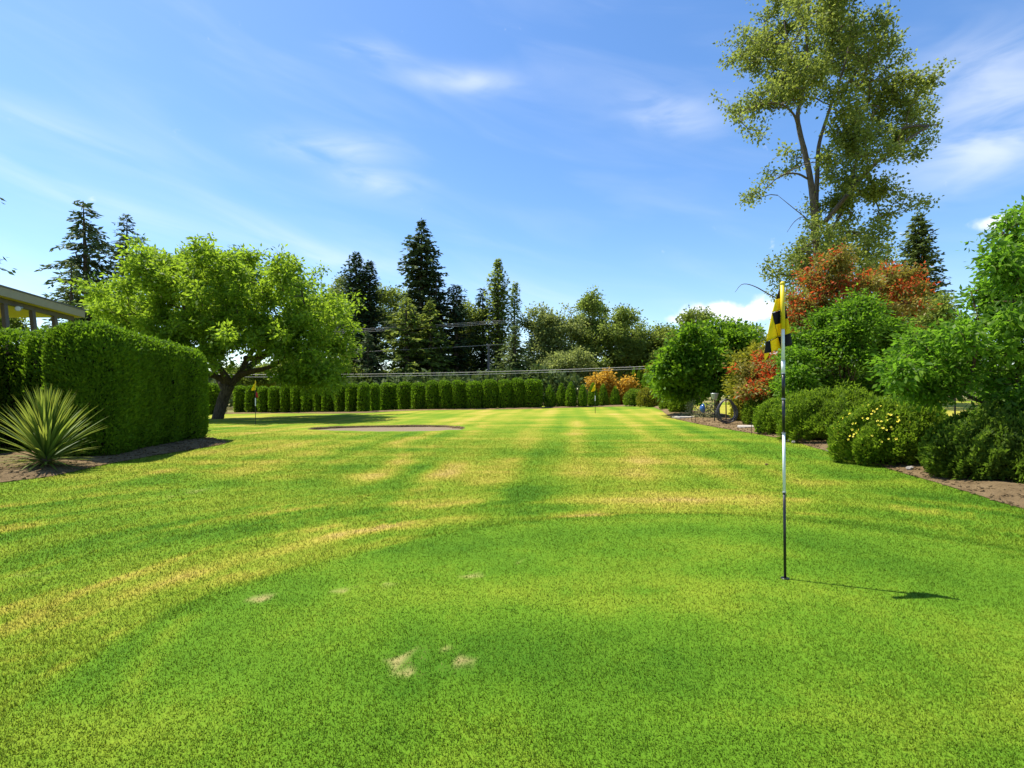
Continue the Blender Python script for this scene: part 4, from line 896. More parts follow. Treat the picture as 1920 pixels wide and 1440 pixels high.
    broad('light yellow-green tree behind the tallest fir on its left', 742, 64, [(735, 560, 28, 26), (755, 570, 26, 30), (725, 590, 24, 40), (745, 620, 34, 40), (730, 660, 30, 40)], 'olive', 130)
    broad('olive tree between the dark conifers and the poplar', 884, 60, [(885, 590, 22, 22), (870, 610, 26, 36), (895, 620, 24, 40), (880, 660, 36, 40)], 'olive', 130)
    broad('grey-green tree right of the light-tipped spruce', 1010, 56, [(1000, 615, 18, 26), (1020, 605, 20, 26), (1040, 615, 20, 30), (1010, 650, 26, 34), (1040, 655, 24, 36), (1025, 690, 36, 30)], 'pale', 210, depth=1.8)
    broad('tallest grey-green tree in the centre right background', 1105, 58, [(1108, 568, 14, 20), (1095, 585, 20, 26), (1118, 590, 20, 26), (1100, 620, 30, 34), (1120, 640, 26, 36), (1090, 660, 30, 36), (1110, 690, 40, 30)], 'poplar', 230, depth=1.8, sig=.42)
    broad('thin half-bare tree leaning left of the tallest grey-green tree', 1072, 57, [(1072, 572, 7, 12), (1068, 596, 12, 18), (1078, 615, 12, 22), (1066, 640, 16, 22)], 'pale', 36, 34, depth=.8)
    broad('rounded grey-green tree with dark right side', 1165, 57, [(1160, 600, 26, 20), (1150, 620, 26, 28), (1180, 625, 26, 28), (1195, 640, 20, 28), (1165, 660, 36, 34), (1185, 690, 36, 30)], 'poplar', 230, depth=2)
    broad('low bright green tree left of the white cloud', 1235, 56, [(1225, 645, 24, 18), (1250, 640, 24, 20), (1240, 670, 34, 26), (1215, 680, 30, 26), (1260, 675, 26, 26)], 'olive', 160, depth=2)
    broad('green tree under the white cloud with loose top twigs', 1310, 54, [(1295, 605, 12, 12), (1318, 604, 10, 10), (1285, 630, 24, 18), (1315, 628, 26, 18), (1290, 655, 34, 24), (1325, 655, 34, 24)], 'olive', 170, depth=2)
    broad('dense green tree behind the flag on the left', 1390, 54, [(1365, 622, 22, 16), (1395, 630, 22, 16), (1370, 648, 32, 22), (1410, 652, 26, 22), (1380, 680, 44, 26)], 'olive', 170, depth=2)
    broad('grey-green low tree behind the young cone arborvitae', 1070, 53, [(1055, 690, 30, 22), (1082, 682, 26, 24), (1040, 700, 24, 18), (1095, 700, 18, 16)], 'pale', 150, L=.36, depth=1.2)
    broad('dark green tree below the sequoia at its right foot', 1750, 48, [(1755, 590, 26, 24), (1740, 620, 34, 30), (1770, 640, 34, 34), (1740, 670, 44, 36), (1785, 690, 34, 30)], 'olive', 190, L=.4)
    broad('light green shrubby tree seen under the spreading tree', 560, 50, [(500, 700, 30, 18), (550, 690, 34, 20), (600, 700, 30, 20), (640, 690, 26, 22), (660, 715, 26, 14), (460, 705, 26, 18)], 'olive', 210, L=.36, depth=1.2)
    broad('green tree peeking between porch posts at the left edge', 10, 40, [(5, 590, 18, 12), (0, 605, 22, 16), (18, 612, 12, 10)], 'olive', 60, L=.3, depth=.6)
    # understory and far woods: one mass
    n = 26000; x = R.uniform(-75, 95, n); y = R.uniform(66, 96, n); hh = 3.2 + 3.2 * fbm(x * .18, y * .1, 33, 3) + np.where(x > 26, -.6, 0)
    z = T(x, y) + hh * R.random(n) ** .7
    V, F = cards(np.stack([x, y, z], -1), nrm(rdir(n) + [0, 0, .3]), nrm(rdir(n) + [0, -.5, .6]), R.uniform(.7, 1.3, n), R.uniform(.4, .8, n))
    tag(link('far_woods', mesh('far_woods', V, F, M['woods'], fattr={'rnd': R.random(n), 'tone': fbm(x * .4, y * .4, 2, 3)})), 'dark mass of distant woods behind the far hedge', 'woods', kind='stuff')
    n = 9000; x = R.uniform(-18, 6, n); y = R.uniform(47, 54, n); z = T(x, y) + (1.6 + 2.4 * fbm(x * .4, y * .3, 37, 3)) * R.random(n) ** .6
    V, F = cards(np.stack([x, y, z], -1), nrm(rdir(n) + [0, 0, .3]), nrm(rdir(n) + [0, -.3, .6]), R.uniform(.35, .7, n), R.uniform(.2, .4, n))
    tag(link('undergrowth', mesh('undergrowth', V, F, M['woods'], fattr={'rnd': R.random(n), 'tone': fbm(x * .6, y * .6, 2, 3)})), 'tangled dark green undergrowth behind the clipped hedge', 'undergrowth', kind='stuff')
backdrop()

# ------------------------------------------------------------------ overhead lines
def lines():
    def wire(label, a, b, sag, r=.018, extra=()):
        p0, p1 = P(*a), P(*b); t = np.linspace(0, 1, 28)
        pts = p0 + (p1 - p0) * t[:, None]; pts[:, 2] -= sag * 4 * t * (1 - t)
        m = MB(); m.tube(pts, r, 5); o = m.build('power_line', M['wire']); tag(o, label, 'cable', 'overhead cables crossing the background trees')
        return pts
    Y = 47.0
    w_ = [wire(l, (380, 633.5 + dy, Y), (974, 601 + dy * .8, 57), .12, .015) for l, dy in (('topmost of the bundled overhead cables', -3.2), ('middle of the bundled overhead cables', 0.0), ('lowest of the bundled overhead cables', 3.4))]
    wire('single overhead cable between the bundle and the low pair', (380, 672, Y), (1075, 637, 58), .14, .016)
    a = wire('upper of the thick low pair of overhead cables', (380, 702, Y), (1300, 683, 46), .30, .025)
    wire('lower of the thick low pair of overhead cables', (380, 706.5, Y), (1300, 687, 46), .30, .021)
    for nm, px, Y2, top, lab in (('utility_pole', 380, 47.05, 622, 'wooden utility pole hidden behind the left hedge and spreading tree'), ('utility_pole', 916, 55.5, 645, 'grey wooden utility pole standing between the conifers and the spruce'), ('utility_pole', 1300, 46.05, 672, 'wooden utility pole hidden behind the bright green fruit tree')):
        x = (px - 960) * Y2 / FPX; z = Tf(x, Y2); zt = CAMH - (top - HZ) * Y2 / FPX
        root = empty(nm, (x, Y2, z), lab, 'utility pole', 'utility poles')
        m = MB(); m.tube([(x, Y2, z - .3), (x, Y2, zt)], [.16, .11], 10); m.build('pole', M['polewood'], root)
        if px == 916: continue
        m = MB(); m.box((x, Y2 - .12, zt - .45), (1.6, .10, .12)); ca = m.build('crossarm', M['polewood'], root)
        for dx in (-.7, -.25, .25, .7):
            m = MB(); m.tube([(x + dx, Y2 - .12, zt - .39), (x + dx, Y2 - .12, zt - .30), (x + dx, Y2 - .12, zt - .24)], [.03, .05, .03], 7); m.build('insulator', M['white'], ca)
lines()

# ------------------------------------------------------------------ the right-hand bed, back to front
def right_side():
    def stemmed(name, label, cat, px, Y, lst, leaf, n, per, L, W, sig, depth, cx, hw, bark='bark_brown', rt=.07, forks=3, red=None, group=None, shell=.3, up=.5, r_tip=.006, zmin=None, droop=.15):
        x = (px - 960) * Y / FPX; b = np.array([x, Y, Tf(x, Y)]); bl = blobs_px(lst, Y, depth, cx, hw); top = max(c[2] for c, r in bl)
        stems = [([b - [0, 0, .08], b + [.04, 0, .25 * top], b + [0, .05, .5 * top], b + [.05, 0, .8 * top]], rt, rt * .25)]
        for k in range(forks):
            a = 2 * math.pi * k / forks + R.random(); rr = .22 * (hw * Y / FPX)
            stems.append(([b + [.03, 0, (.15 + .08 * k) * top], b + [rr * math.cos(a) * .6, rr * math.sin(a) * .6, .4 * top], b + [rr * math.cos(a) * 1.4, rr * math.sin(a) * 1.4, .7 * top]], rt * .6, rt * .2))
        return tree(name, label, cat, b, stems, bl, n, per, sig, L, W, M[leaf], M[bark], group, r_tip=r_tip, rmax=rt * .6, step=.3, shell=shell, up=up, red=red, zmin=zmin, droop=droop)
    def tips_red(zlo, zhi, p0):
        return lambda Pp, rnd: (R.random(len(Pp)) < np.clip((Pp[:, 2] - zlo) / (zhi - zlo), 0, 1) * p0 * smooth((fbm(Pp[:, 0] * 2.2, Pp[:, 2] * 2.2 + Pp[:, 1], 5, 3) - .42) / .2) + .03)
    # orange shrub among the young arborvitae
    stemmed('orange_shrub', 'orange-leaved shrub behind the young cone arborvitae', 'shrub', 1138, 48.5, [(1125, 712, 16, 16), (1150, 708, 18, 14), (1138, 725, 22, 20), (1168, 722, 16, 16), (1160, 740, 24, 16), (1120, 740, 14, 14), (1178, 712, 8, 8)], 'orange', 160, 46, .26, .15, .26, .8, 1145, 40)
    stemmed('yellow_shrub', 'small yellow-orange shrub peeking above the boxed hedge', 'shrub', 1236, 49, [(1228, 692, 12, 8), (1245, 690, 14, 9), (1235, 705, 16, 10)], 'shrub_y', 50, 40, .24, .14, .22, .5, 1238, 20)
    # fruit tree
    stemmed('fruit_tree', 'rounded bright green small tree behind the coiled hose', 'tree', 1344, 26.5, [(1285, 680, 40, 30), (1315, 655, 38, 30), (1350, 645, 40, 30), (1385, 660, 36, 34), (1270, 705, 38, 26), (1310, 695, 44, 30), (1350, 690, 44, 34), (1395, 695, 30, 32), (1262, 730, 28, 20), (1300, 725, 36, 22), (1380, 725, 30, 22), (1335, 720, 30, 18), (1410, 675, 20, 26), (1250, 700, 24, 20)], 'fruit', 420, 62, .20, .14, .22, 1.6, 1335, 100, rt=.13, forks=5)
    stemmed('yellow_green_shrub', 'yellow-green shrub between the small tree and the low red-tipped shrub', 'shrub', 1405, 23, [(1400, 690, 24, 22), (1420, 675, 20, 18), (1395, 715, 24, 22), (1385, 735, 18, 18)], 'shrub_y', 130, 50, .15, .09, .18, .5, 1405, 40)
    stemmed('red_tipped_shrub', 'low red-tipped photinia left of the flagpole', 'shrub', 1438, 20.5, [(1432, 700, 30, 28), (1455, 680, 26, 26), (1440, 730, 34, 26), (1465, 720, 24, 34), (1415, 725, 18, 20), (1430, 668, 12, 14)], 'phot_green', 260, 46, .15, .07, .15, .6, 1442, 50, red=tips_red(.7, 2.7, .8))
    stemmed('red_tipped_tree', 'tall red-tipped photinia rising behind the flag on the right', 'tree', 1580, 22, [(1550, 515, 40, 36), (1568, 485, 20, 18), (1530, 550, 36, 34), (1580, 545, 40, 36), (1505, 590, 30, 40), (1545, 600, 44, 40), (1600, 585, 40, 36), (1625, 560, 26, 30), (1670, 555, 36, 30), (1655, 520, 16, 14), (1690, 530, 22, 20), (1712, 560, 22, 26), (1690, 595, 36, 34), (1650, 610, 36, 34), (1600, 640, 50, 40), (1540, 655, 44, 40), (1500, 650, 26, 40), (1720, 600, 18, 26), (1640, 540, 14, 20), (1568, 474, 9, 12), (1592, 488, 7, 10), (1540, 492, 8, 12), (1652, 508, 7, 12), (1672, 512, 6, 10), (1702, 520, 9, 12), (1625, 528, 7, 12), (1515, 520, 9, 14), (1488, 610, 16, 40), (1482, 660, 14, 30)], 'phot_green', 900, 42, .15, .07, .16, 1.5, 1600, 130, red=tips_red(2.4, 6.8, .75), rt=.10, forks=6)
    # mid green shrub
    stemmed('leafy_shrub', 'big mid-green leafy shrub below the red-tipped tree', 'shrub', 1585, 18.2, [(1520, 650, 32, 40), (1555, 625, 34, 36), (1600, 610, 36, 36), (1645, 625, 36, 36), (1500, 695, 24, 46), (1545, 690, 44, 44), (1600, 680, 46, 44), (1650, 680, 40, 40), (1690, 660, 30, 34), (1560, 735, 60, 30), (1630, 735, 50, 28), (1570, 590, 20, 18), (1490, 735, 20, 30), (1700, 700, 34, 40), (1610, 580, 18, 16)], 'lilac', 820, 52, .135, .065, .16, 1.1, 1590, 120, forks=7, rt=.05)
    stemmed('leafy_shrub', 'dark green shrub behind the flagpole left of the big leafy shrub', 'shrub', 1490, 17.5, [(1492, 690, 16, 36), (1500, 730, 22, 30), (1482, 735, 18, 24)], 'lilac', 130, 44, .12, .06, .14, .5, 1492, 30, forks=4, rt=.04)
    # near tree on the right edge
    lst = [(1905, 440, 30, 36), (1918, 410, 18, 20), (1880, 510, 34, 36), (1925, 500, 44, 44), (1860, 560, 40, 40), (1910, 570, 50, 50), (1850, 615, 44, 36), (1900, 630, 50, 44), (1790, 630, 44, 26), (1740, 650, 40, 26), (1700, 665, 30, 24), (1720, 700, 44, 30), (1770, 690, 46, 34), (1825, 680, 46, 38), (1880, 690, 50, 40), (1755, 728, 36, 22), (1715, 735, 28, 20), (1880, 735, 40, 24), (1915, 750, 44, 40), (1950, 600, 60, 80), (1960, 700, 50, 60), (1960, 460, 44, 60), (1690, 705, 20, 18)]
    Y = 9.0
    root, A = stemmed('broad_leaved_tree', 'near small tree with large glossy leaves at the right edge', 'tree', 1890, Y, lst, 'near', 1350, 18, .108, .048, .095, .8, 1850, 170, forks=4, rt=.045, r_tip=.0035, up=.35, droop=.35)
    # the leaves that show largest, each its own object
    ms = []
    for k in range(4):
        Vv, Ff = [], []; n = 5
        for i in range(n):
            t = i / (n - 1); w_ = .030 * math.sin(math.pi * (t * .93 + .04)) ** .8; y = t * .135; z = -.030 * (1 + .5 * k) * t * t
            Vv += [(-w_, y, z + w_ * .35), (0, y, z), (w_, y, z + w_ * .35)]
            if i: Ff += [((i - 1) * 3, (i - 1) * 3 + 1, i * 3 + 1, i * 3), ((i - 1) * 3 + 1, (i - 1) * 3 + 2, i * 3 + 2, i * 3 + 1)]
        ms.append(mesh('large_leaf', Vv, np.array(Ff), M['near'], True, fattr={'rnd': np.full(len(Ff), [.3, .6, .8, 1.0][k]), 'tone': np.full(len(Ff), [.2, .8, .5, 1.][k])}))
    front = A[(A[:, 0] / A[:, 1] < .97)]; front = front[np.argsort(front[:, 1])][:150]
    for i in range(300):
        c = front[int(R.integers(len(front)))] + R.normal(0, .10, 3) + np.array([0, -.08, .02])
        o = bpy.data.objects.new('leaf', ms[int(R.integers(4))]); COL.objects.link(o); o.parent = root
        o.location = Vector(c) - root.location; s = R.uniform(.8, 1.2); o.scale = (s, s, s)
        o.rotation_euler = (R.normal(-.35, .35), R.normal(0, .5), R.random() * 6.283)
    # low rounded shrubs
    def mound(name, label, px, yb, rpx, yt, leaf, n, L, W, seed, ry=1.0, lump=.24, group='low rounded shrubs in the right bed', cat='shrub', kind='mound', upd=.9, jit=.08):
        g = G(px, yb); r = rpx * g[1] / FPX; Y = g[1] + .75 * r * ry; r = rpx * Y / FPX; x = (px - 960) * Y / FPX; z = Tf(x, Y) + .05; h = CAMH - (yt - HZ) * Y / FPX - z
        d, c = shell(kind, h, r, int(n * .85), L * 1.1, W * 1.12, seed, .12, 4.5, upd, jit, lump, 2.8, r * ry, feather=.14)
        return shrub_obj(name, label, cat, (x, Y, z), d, c, M[leaf], group, trunk=STUB)[0], (x, Y, z, r, h)
    mound('low_shrub', 'low olive mounded shrub left of the boxed hedge', 1190, 762.3, 19, 731, 'shrub_a', 5000, .10, .05, 201)
    mound('low_shrub', 'low olive mounded shrub with brown right side before the boxed hedge', 1217, 763.5, 22, 727, 'shrub_y', 6000, .10, .05, 202)
    mound('low_shrub', 'small green ball shrub at the far end of the bed', 1252, 769, 14, 745, 'shrub_a', 4000, .08, .04, 203)
    mound('low_shrub', 'green ball shrub in front of the rounded small tree', 1276, 776, 20, 741, 'shrub_a', 6000, .085, .04, 204)
    mound('low_shrub', 'feathery green ball shrub just left of the flagpole', 1432, 801, 33, 741, 'shrub_a', 13000, .085, .028, 205)
    mound('low_shrub', 'feathery green ball shrub directly behind the flagpole', 1459, 817, 36, 750, 'shrub_a', 15000, .08, .026, 206)
    mound('low_shrub', 'large feathery green mounded shrub right of the flagpole', 1562, 835, 92, 735, 'shrub_a', 42000, .085, .028, 207, .9, .34)
    r_, (x, Y, z, r, h) = mound('flowering_shrub', 'rounded green shrub dotted with yellow flowers', 1675, 877, 100, 752, 'shrub_a', 42000, .060, .030, 208, .85, .34)
    n = 170; a = R.uniform(math.pi * .75, math.pi * 2.05, n); t = R.uniform(.35, .97, n); pr = revolve_prof('mound', h, r)
    rr = np.interp(t * h, pr[:, 1], pr[:, 0]) * 1.03; C = np.stack([x + rr * np.cos(a), Y + rr * .85 * np.sin(a), z + t * h + .02], -1); V, F = [], []
    for c in C:
        nn = nrm((c - [x, Y, z + h * .2]) + R.normal(0, .25, 3)); u = nrm(np.cross(nn, [0.3, .2, 1])); v = np.cross(nn, u); s = R.uniform(.018, .028); o = len(V)
        for k in range(5):
            th = 2 * math.pi * k / 5
            for dth, q in ((0, .15), (-.5, .8), (0, 1.0), (.5, .8)): V.append(c + (u * math.cos(th + dth) + v * math.sin(th + dth)) * s * q + nn * (s * .25 * q))
            F.append((o + 4 * k, o + 4 * k + 1, o + 4 * k + 2, o + 4 * k + 3))
    fo = link('flowers', mesh('yellow_flowers', np.array(V), np.array(F), M['flower']), r_); fo['kind'] = 'stuff'
    r_, q5 = mound('low_shrub', 'dark green mounded shrub at the right edge casting shade on the path', 1868, 912, 112, 780, 'shrub_b', 46000, .058, .030, 209, .8, .36)
    mound('low_shrub', 'leafy green shrub filling the right edge behind the dark mound', 1935, 880, 60, 740, 'shrub_b', 16000, .06, .032, 210, .9, .34)
    # little columnar conifer and pale leaved plants by the hose
    mound('columnar_shrub', 'little yellow-green columnar conifer right of the coiled hose', 1386, 793, 12, 740, 'shrub_y', 5000, .08, .035, 211, 1.0, .14, None, 'shrub', 'spire')
    stemmed('pale_leaved_plant', 'small pale variegated plant left of the blue ornament', 'plant', 1297, 26, [(1296, 768, 9, 10), (1290, 778, 8, 7)], 'vari', 36, 26, .08, .05, .09, .1, 1296, 14, rt=.012, forks=3, r_tip=.003)
    stemmed('pale_leaved_plant', 'pale variegated plant beneath the blue ornament', 'plant', 1321, 25, [(1322, 770, 12, 12), (1330, 760, 8, 10), (1316, 783, 12, 7)], 'vari', 48, 26, .08, .05, .09, .1, 1320, 18, rt=.012, forks=3, r_tip=.003)
    stemmed('small_rose', 'spindly little plant beside the right stepping stone', 'plant', 1418, 20.6, [(1412, 787, 9, 9), (1424, 782, 9, 8)], 'shrub_b', 26, 20, .06, .04, .07, .1, 1418, 14, rt=.010, forks=3, r_tip=.003)
right_side()

# ------------------------------------------------------------------ small things in the bed
def small_things():
    def stone(px, py, wpx, dm, label, seed, h=.06):
        g = G(px, py); rw = wpx * g[1] / FPX / 2; n = 14; V, F = [], []
        for z, k in ((-.02, 1.0), (h * .8, 1.0), (h, .93)):
            for i in range(n):
                t = 2 * math.pi * i / n; f = 1 + .16 * math.sin(3 * t + seed) + .08 * math.sin(5 * t + 2 * seed)
                V.append((rw * k * f * math.cos(t), dm * k * f * math.sin(t), z))
        F = [(r_ * n + i, r_ * n + (i + 1) % n, (r_ + 1) * n + (i + 1) % n, (r_ + 1) * n + i) for r_ in range(2) for i in range(n)] + [tuple(range(2 * n, 3 * n))]
        o = link('stepping_stone', mesh('stepping_stone', V, F, M['stone'])); o.location = (g[0], g[1], g[2] + .05); tag(o, label, 'stone', 'pale stepping stones in the right bed')
    stone(1283, 785, 42, .55, 'pale flat stepping stone left of the coiled hose', 1.0)
    stone(1407, 804, 52, .42, 'larger pale flat stepping stone right of the coiled hose', 2.3)
    # coiled hose on a stake
    g = G(1361, 798); x, y, z = g; root = empty('hose_stand', g, 'brown stake with a hook that holds the coiled garden hose', 'hose stand')
    m = MB(); m.tube([(x, y, z - .1), (x + .01, y, z + .5), (x, y, z + 1.02)], [.028, .026, .024], 8); m.build('stake', M['brownwood'], root)
    m = MB(); m.tube([(x, y, z + .98), (x, y - .10, z + 1.0), (x, y - .15, z + 1.05)], .012, 6); m.tube([(x - .10, y - .06, z + 1.0), (x + .10, y - .06, z + 1.0)], .016, 6); m.build('hook', M['ironblack'], root)
    V, F = [], []; pts = []
    for i in range(9 * 26):
        t = i / 26 * 2 * math.pi; lap = i / 26
        a_ = .34 + .05 * math.sin(lap * 2.1) + .02 * lap % .05; hh = .86 + .07 * math.sin(lap * 1.7)
        s = math.sin(t); c = math.cos(t); wv = a_ * s * (1 - .45 * (c * .5 + .5) ** 1.0) * 1.25
        pts.append((x + wv + .01 * math.sin(lap * 5), y - .09 + .055 * math.sin(lap * 2.7) * (1 - .3 * c), z + 1.03 - hh * (1 - c) / 2))
    V, F = tube_np(catmull(pts, 2), .0155, 7); tag(link('garden_hose', mesh('garden_hose', V, F, M['hose'], True)), 'grey-black garden hose hanging in a tall coil on its stake', 'hose')
    # feeder cup on a post
    g = G(1345, 794); g[1] += .3; x, y, z = g; root = empty('bird_feeder', g, 'grey cup-shaped feeder on a slim post behind the hose', 'bird feeder')
    m = MB(); m.tube([(x, y, z - .1), (x, y, z + 1.0)], .022, 8); m.build('post', M['ironblack'], root)
    m = MB(); m.tube([(x, y, z + .96), (x, y, z + 1.0), (x, y, z + 1.12), (x, y, z + 1.24), (x, y, z + 1.25)], [.04, .09, .13, .16, .15], 14); m.build('cup', M['metal'], root)
    # blue ornament on a stake
    g = G(1318, 792); x, y, z = g; root = empty('glass_ornament', g, 'blue glass ornament on a thin stake above the pale plant', 'ornament')
    m = MB(); m.tube([(x, y, z - .1), (x, y, z + .42)], .008, 6); m.build('stake', M['ironblack'], root)
    m = MB(); m.tube([(x + .02 * math.cos(k), y, z + .40 + .40 * k / 6) for k in range(7)], [.03, .09, .12, .125, .11, .07, .02], 12); m.build('globe', M['blue'], root, True)
    # short black garden stakes
    for px, py, h, lab in ((1297, 791, .40, 'thin black stake by the left stepping stone'), (1304, 793, .34, 'shorter black stake right of its twin by the left stepping stone'), (1409, 815, .42, 'thin black stake in front of the right stepping stone'), (1421, 815, .28, 'short black stake right of the right stepping stone')):
        g = G(px, py); m = MB(); m.tube([(g[0], g[1], g[2] - .05), (g[0], g[1], g[2] + h)], .009, 6); m.tube([(g[0] - .05, g[1], g[2] + h * .8), (g[0] + .05, g[1], g[2] + h * .8)], .006, 5)
        tag(m.build('garden_stake', M['ironblack']), lab, 'stake', 'short black garden stakes')
    # metal fence post and dark rail in the paddock gap
    g = G(1790, 797); Yp = g[1] + 4.5; x = (1790 - 960) * Yp / FPX; z = Tf(x, Yp); m = MB(); m.box((x, Yp, z + .55), (.035, .035, 1.2)); m.box((x + .02, Yp - .02, z + .55), (.012, .05, 1.1)); tag(m.build('fence_post', M['ironblack']), 'dark thin fence post in the gap below the glossy-leaved tree', 'fence post')
    # rocks and sprinkler stubs along the edge
    def rock(px, py, s, lab, seed):
        g = G(px, py); bm = bmesh.new(); bmesh.ops.create_icosphere(bm, subdivisions=2, radius=s)
        for v in bm.verts:
            k = 1 + .35 * (float(vnoise(np.array(v.co.x / s * 1.7 + seed), np.array(v.co.y / s * 1.7 + v.co.z / s))) - .5) * 2; v.co = v.co * k; v.co.z *= .8
        me = bpy.data.meshes.new('rock'); bm.to_mesh(me); bm.free(); me.materials.append(M['rock'])
        o = link('rock', me); o.location = (g[0], g[1], g[2] + s * .5 + .02); tag(o, lab, 'rock', 'small rocks along the bed edge')
    rock(1706, 884, .060, 'small grey rock on the bed in front of the flowering shrub', 1)
    rock(1554, 848, .055, 'small grey rock below the large feathery shrub', 2)
    rock(1488, 832, .045, 'dark little rock on the bed edge right of the flagpole', 3)
    rock(1479, 829, .035, 'tiny dark rock closest to the flagpole on the bed edge', 4)
    g = G(1438, 873); bm = bmesh.new(); bmesh.ops.create_cone(bm, segments=9, radius1=.022, radius2=.008, depth=.05, cap_ends=True)
    for i, v in enumerate(bm.verts): v.co.x *= 1 + .15 * (i % 2)
    me = bpy.data.meshes.new('cone'); bm.to_mesh(me); bm.free(); me.materials.append(M['brownwood']); o = link('pine_cone', me); o.location = (g[0], g[1], g[2] + .025); o.rotation_euler = (1.4, 0, .8)
    tag(o, 'small dark pine cone lying on the lawn left of the flagpole', 'pine cone')
small_things()

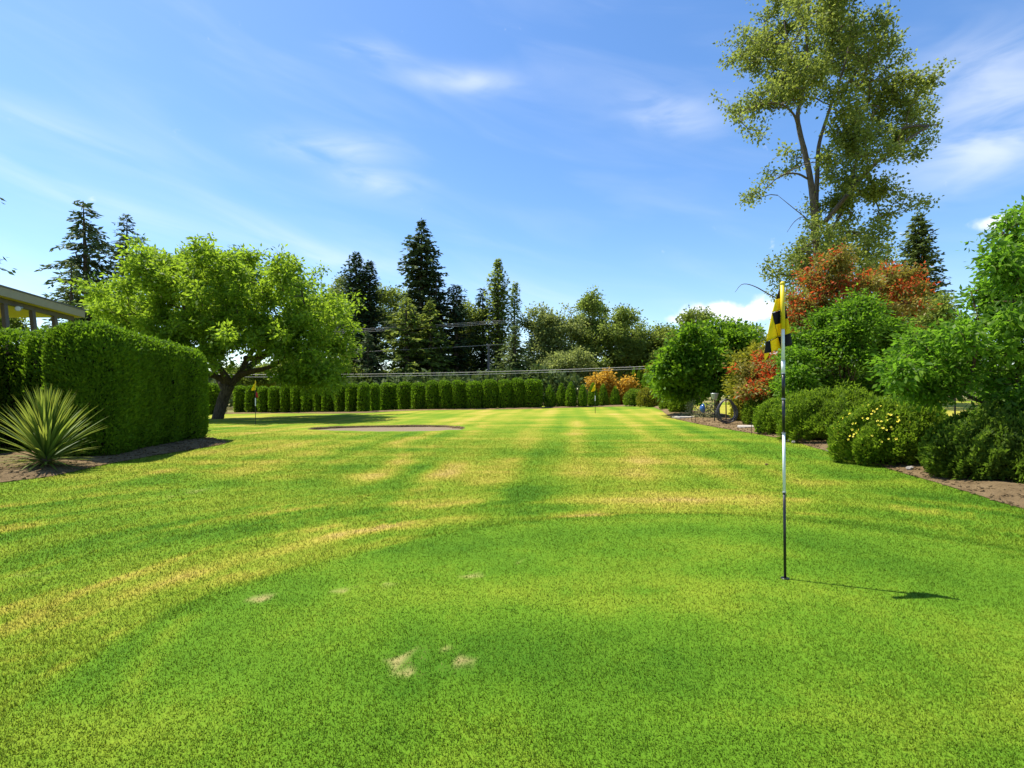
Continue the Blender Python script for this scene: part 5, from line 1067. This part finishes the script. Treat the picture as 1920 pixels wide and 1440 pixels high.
# ------------------------------------------------------------------ golf flags
def flags():
    g = G(1472, 1085); x0, Y = g[0], g[1]; S = Y / FPX
    w3 = lambda px, py, d=0.0: np.array([(px - 960) * S, Y + d, CAMH - (py - HZ) * S])
    ax = lambda py: 1472 - 5 * (1085 - py) / 557
    root = empty('golf_flag', g, 'near golf flagpole with black and white bands and a yellow and black checked flag', 'golf flag')
    def sect(name, y0, y1, r, mat):
        m = MB(); m.tube([w3(ax(y0), y0), w3(ax((y0 + y1) / 2), (y0 + y1) / 2), w3(ax(y1), y1)], r, 14); return m.build(name, M[mat], root, True)
    for y0, y1, r, mat in ((1092, 923.4, .0092, 'black'), (923, 812.4, .0098, 'white'), (812, 748.4, .0104, 'black'), (748, 700.4, .0112, 'black'), (700, 676.4, .0126, 'white'), (676, 612, .0118, 'white')): sect('band', y0, y1, r, mat)
    for py in (923, 812, 700, 676, 748): m = MB(); m.tube([w3(ax(py), py - 1), w3(ax(py), py + 1)], .0135, 14); m.build('ferrule', M['metal'], root)
    sl = sect('sleeve', 617, 533, .0150, 'yellow')
    m = MB(); m.tube([w3(ax(533), 533.5), w3(ax(531), 531), w3(ax(529), 529), w3(ax(527.5), 527.5)], [.0165, .0165, .012, .004], 14); m.build('cap', M['yellow'], root, True)
    m = MB(); c = g; n = 22; m.tube([(c[0], c[1], c[2] + .004), (c[0], c[1], c[2] + .006)], [.030, .028], n); m.build('cup', M['black'], root)  # flat black disc: the shade inside the hole painted as colour
    # the flag cloth: panels sewn together, draped from the sleeve
    def fold(px, py):
        k = smooth(np.asarray((py - 535) / 90.0)); left = np.clip((1466 - px) / 30, 0, 1.2)
        return .024 + k * (.018 * np.sin((px - 1434) * .26 + .012 * (py - 600)) + .012 * np.sin(px * .13 + py * .04)) - .10 * left ** 1.3 * k
    parent = bpy.data.objects.new('cloth', None); COL.objects.link(parent); parent.parent = root
    parent.matrix_parent_inverse = Matrix.Translation(root.location).inverted()
    quads = [((1463.2, 537), (1466, 537), (1466, 559), (1454.5, 561), 'k'), ((1454.5, 561), (1466, 559), (1466, 581), (1447.3, 586), 'y'), ((1447.6, 587), (1466, 581), (1466, 605.5), (1453, 609), 'k'),
             ((1447.2, 586.2), (1447.8, 587.5), (1458.6, 632), (1436.6, 641), 'y'), ((1453, 609), (1466, 605.5), (1467, 628.5), (1458.6, 632), 'y'), ((1444, 639), (1458.6, 632), (1464.5, 652), (1446.5, 660), 'y'),
             ((1436.6, 641), (1444, 639), (1446.5, 660), (1433, 663), 'k'), ((1433, 663), (1443, 661), (1438.5, 671), (1434, 676.5), 'y'), ((1458.6, 632), (1482, 624.5), (1485.5, 647), (1464.5, 652), 'k'),
             ((1466, 566), (1470.6, 567), (1477.5, 597), (1466, 599), 'k'), ((1466, 599), (1477.5, 597), (1481, 616), (1466, 618), 'y'), ((1466, 618), (1481, 616), (1482, 624.5), (1467, 628.5), 'y')]
    n = 9
    for k, (a, b, c_, d, col) in enumerate(quads):
        u, v = np.meshgrid(np.linspace(0, 1, n), np.linspace(0, 1, n)); a, b, c_, d = map(np.array, (a, b, c_, d))
        q = (a * (1 - u[..., None]) + b * u[..., None]) * (1 - v[..., None]) + (d * (1 - u[..., None]) + c_ * u[..., None]) * v[..., None]
        if k == 7: q[..., 0] += 0
        px, py = q[..., 0], q[..., 1]; dd = fold(px, py)
        V = np.stack([(px - 960) * (Y + dd) / FPX, Y + dd, CAMH - (py - HZ) * (Y + dd) / FPX], -1).reshape(-1, 3)
        me = mesh('panel', V, grid_faces(n, n), M['cloth_' + col], True); o = link('panel', me); o.parent = parent
        md = o.modifiers.new('t', 'SOLIDIFY'); md.thickness = .0016; md.offset = 0
    # stitched seams and the tie hanging behind the pole
    for ln in ([(1447.4, 586.5), (1453, 609), (1458.6, 632), (1464.5, 652)], [(1436.6, 641), (1444, 639), (1458.6, 632)]):
        pts = resample(ln, 14); m = MB(); m.tube([((p[0] - 960) * (Y + f_) / FPX, Y + f_ - .0025, CAMH - (p[1] - HZ) * (Y + f_) / FPX) for p in pts for f_ in (float(fold(p[0], p[1])),)], .0016, 5); o = m.build('seam', M['cloth_k']); o.parent = parent
    m = MB(); m.bar(w3(1470, 678, .022), w3(1472, 708, .022), .008, .002); m.build('tie', M['yellow'], root)
    # the two far flags
    def far(px, yb, yt, label, cloth, Yoff=0):
        g = G(px, yb); Yf = g[1]; s = Yf / FPX; z = lambda py: CAMH - (py - HZ) * s; x = g[0]
        root = empty('golf_flag', g, label, 'golf flag'); H = z(yt) - g[2]
        for a, b, mat, r in ((-.02, .42, 'black', .014), (.42, .60, 'white', .020), (.60, .78, 'black', .016), (.78, 1.0, 'yellow', .018)):
            m = MB(); m.tube([(x, Yf, g[2] + H * a), (x, Yf, g[2] + H * b)], r, 8); m.build('band', M[mat], root)
        for w_, a, b, mat in cloth:
            V = []; nz, nx = 7, 6
            for i in range(nz):
                t = i / (nz - 1); zz = g[2] + H * (b + (a - b) * t)
                for j in range(nx):
                    u = j / (nx - 1); V.append((x - w_[0] * (1 - t) * u - w_[1] * t * u, Yf + .03 + .03 * math.sin(u * 7 + i), zz - .04 * u))
            o = link('cloth', mesh('far_cloth', V, grid_faces(nz, nx), M[mat], True), root); md = o.modifiers.new('t', 'SOLIDIFY'); md.thickness = .003
    far(479, 796, 713, 'far golf flag on the left with drooping yellow cloth and red below', [((.04, .22), .78, .98, 'cloth_y'), ((-.06, -.14), .62, .74, 'red')])
    far(1116, 775, 720, 'far golf flag at the centre among the young arborvitae', [((.04, .24), .76, .99, 'cloth_y')])
flags()
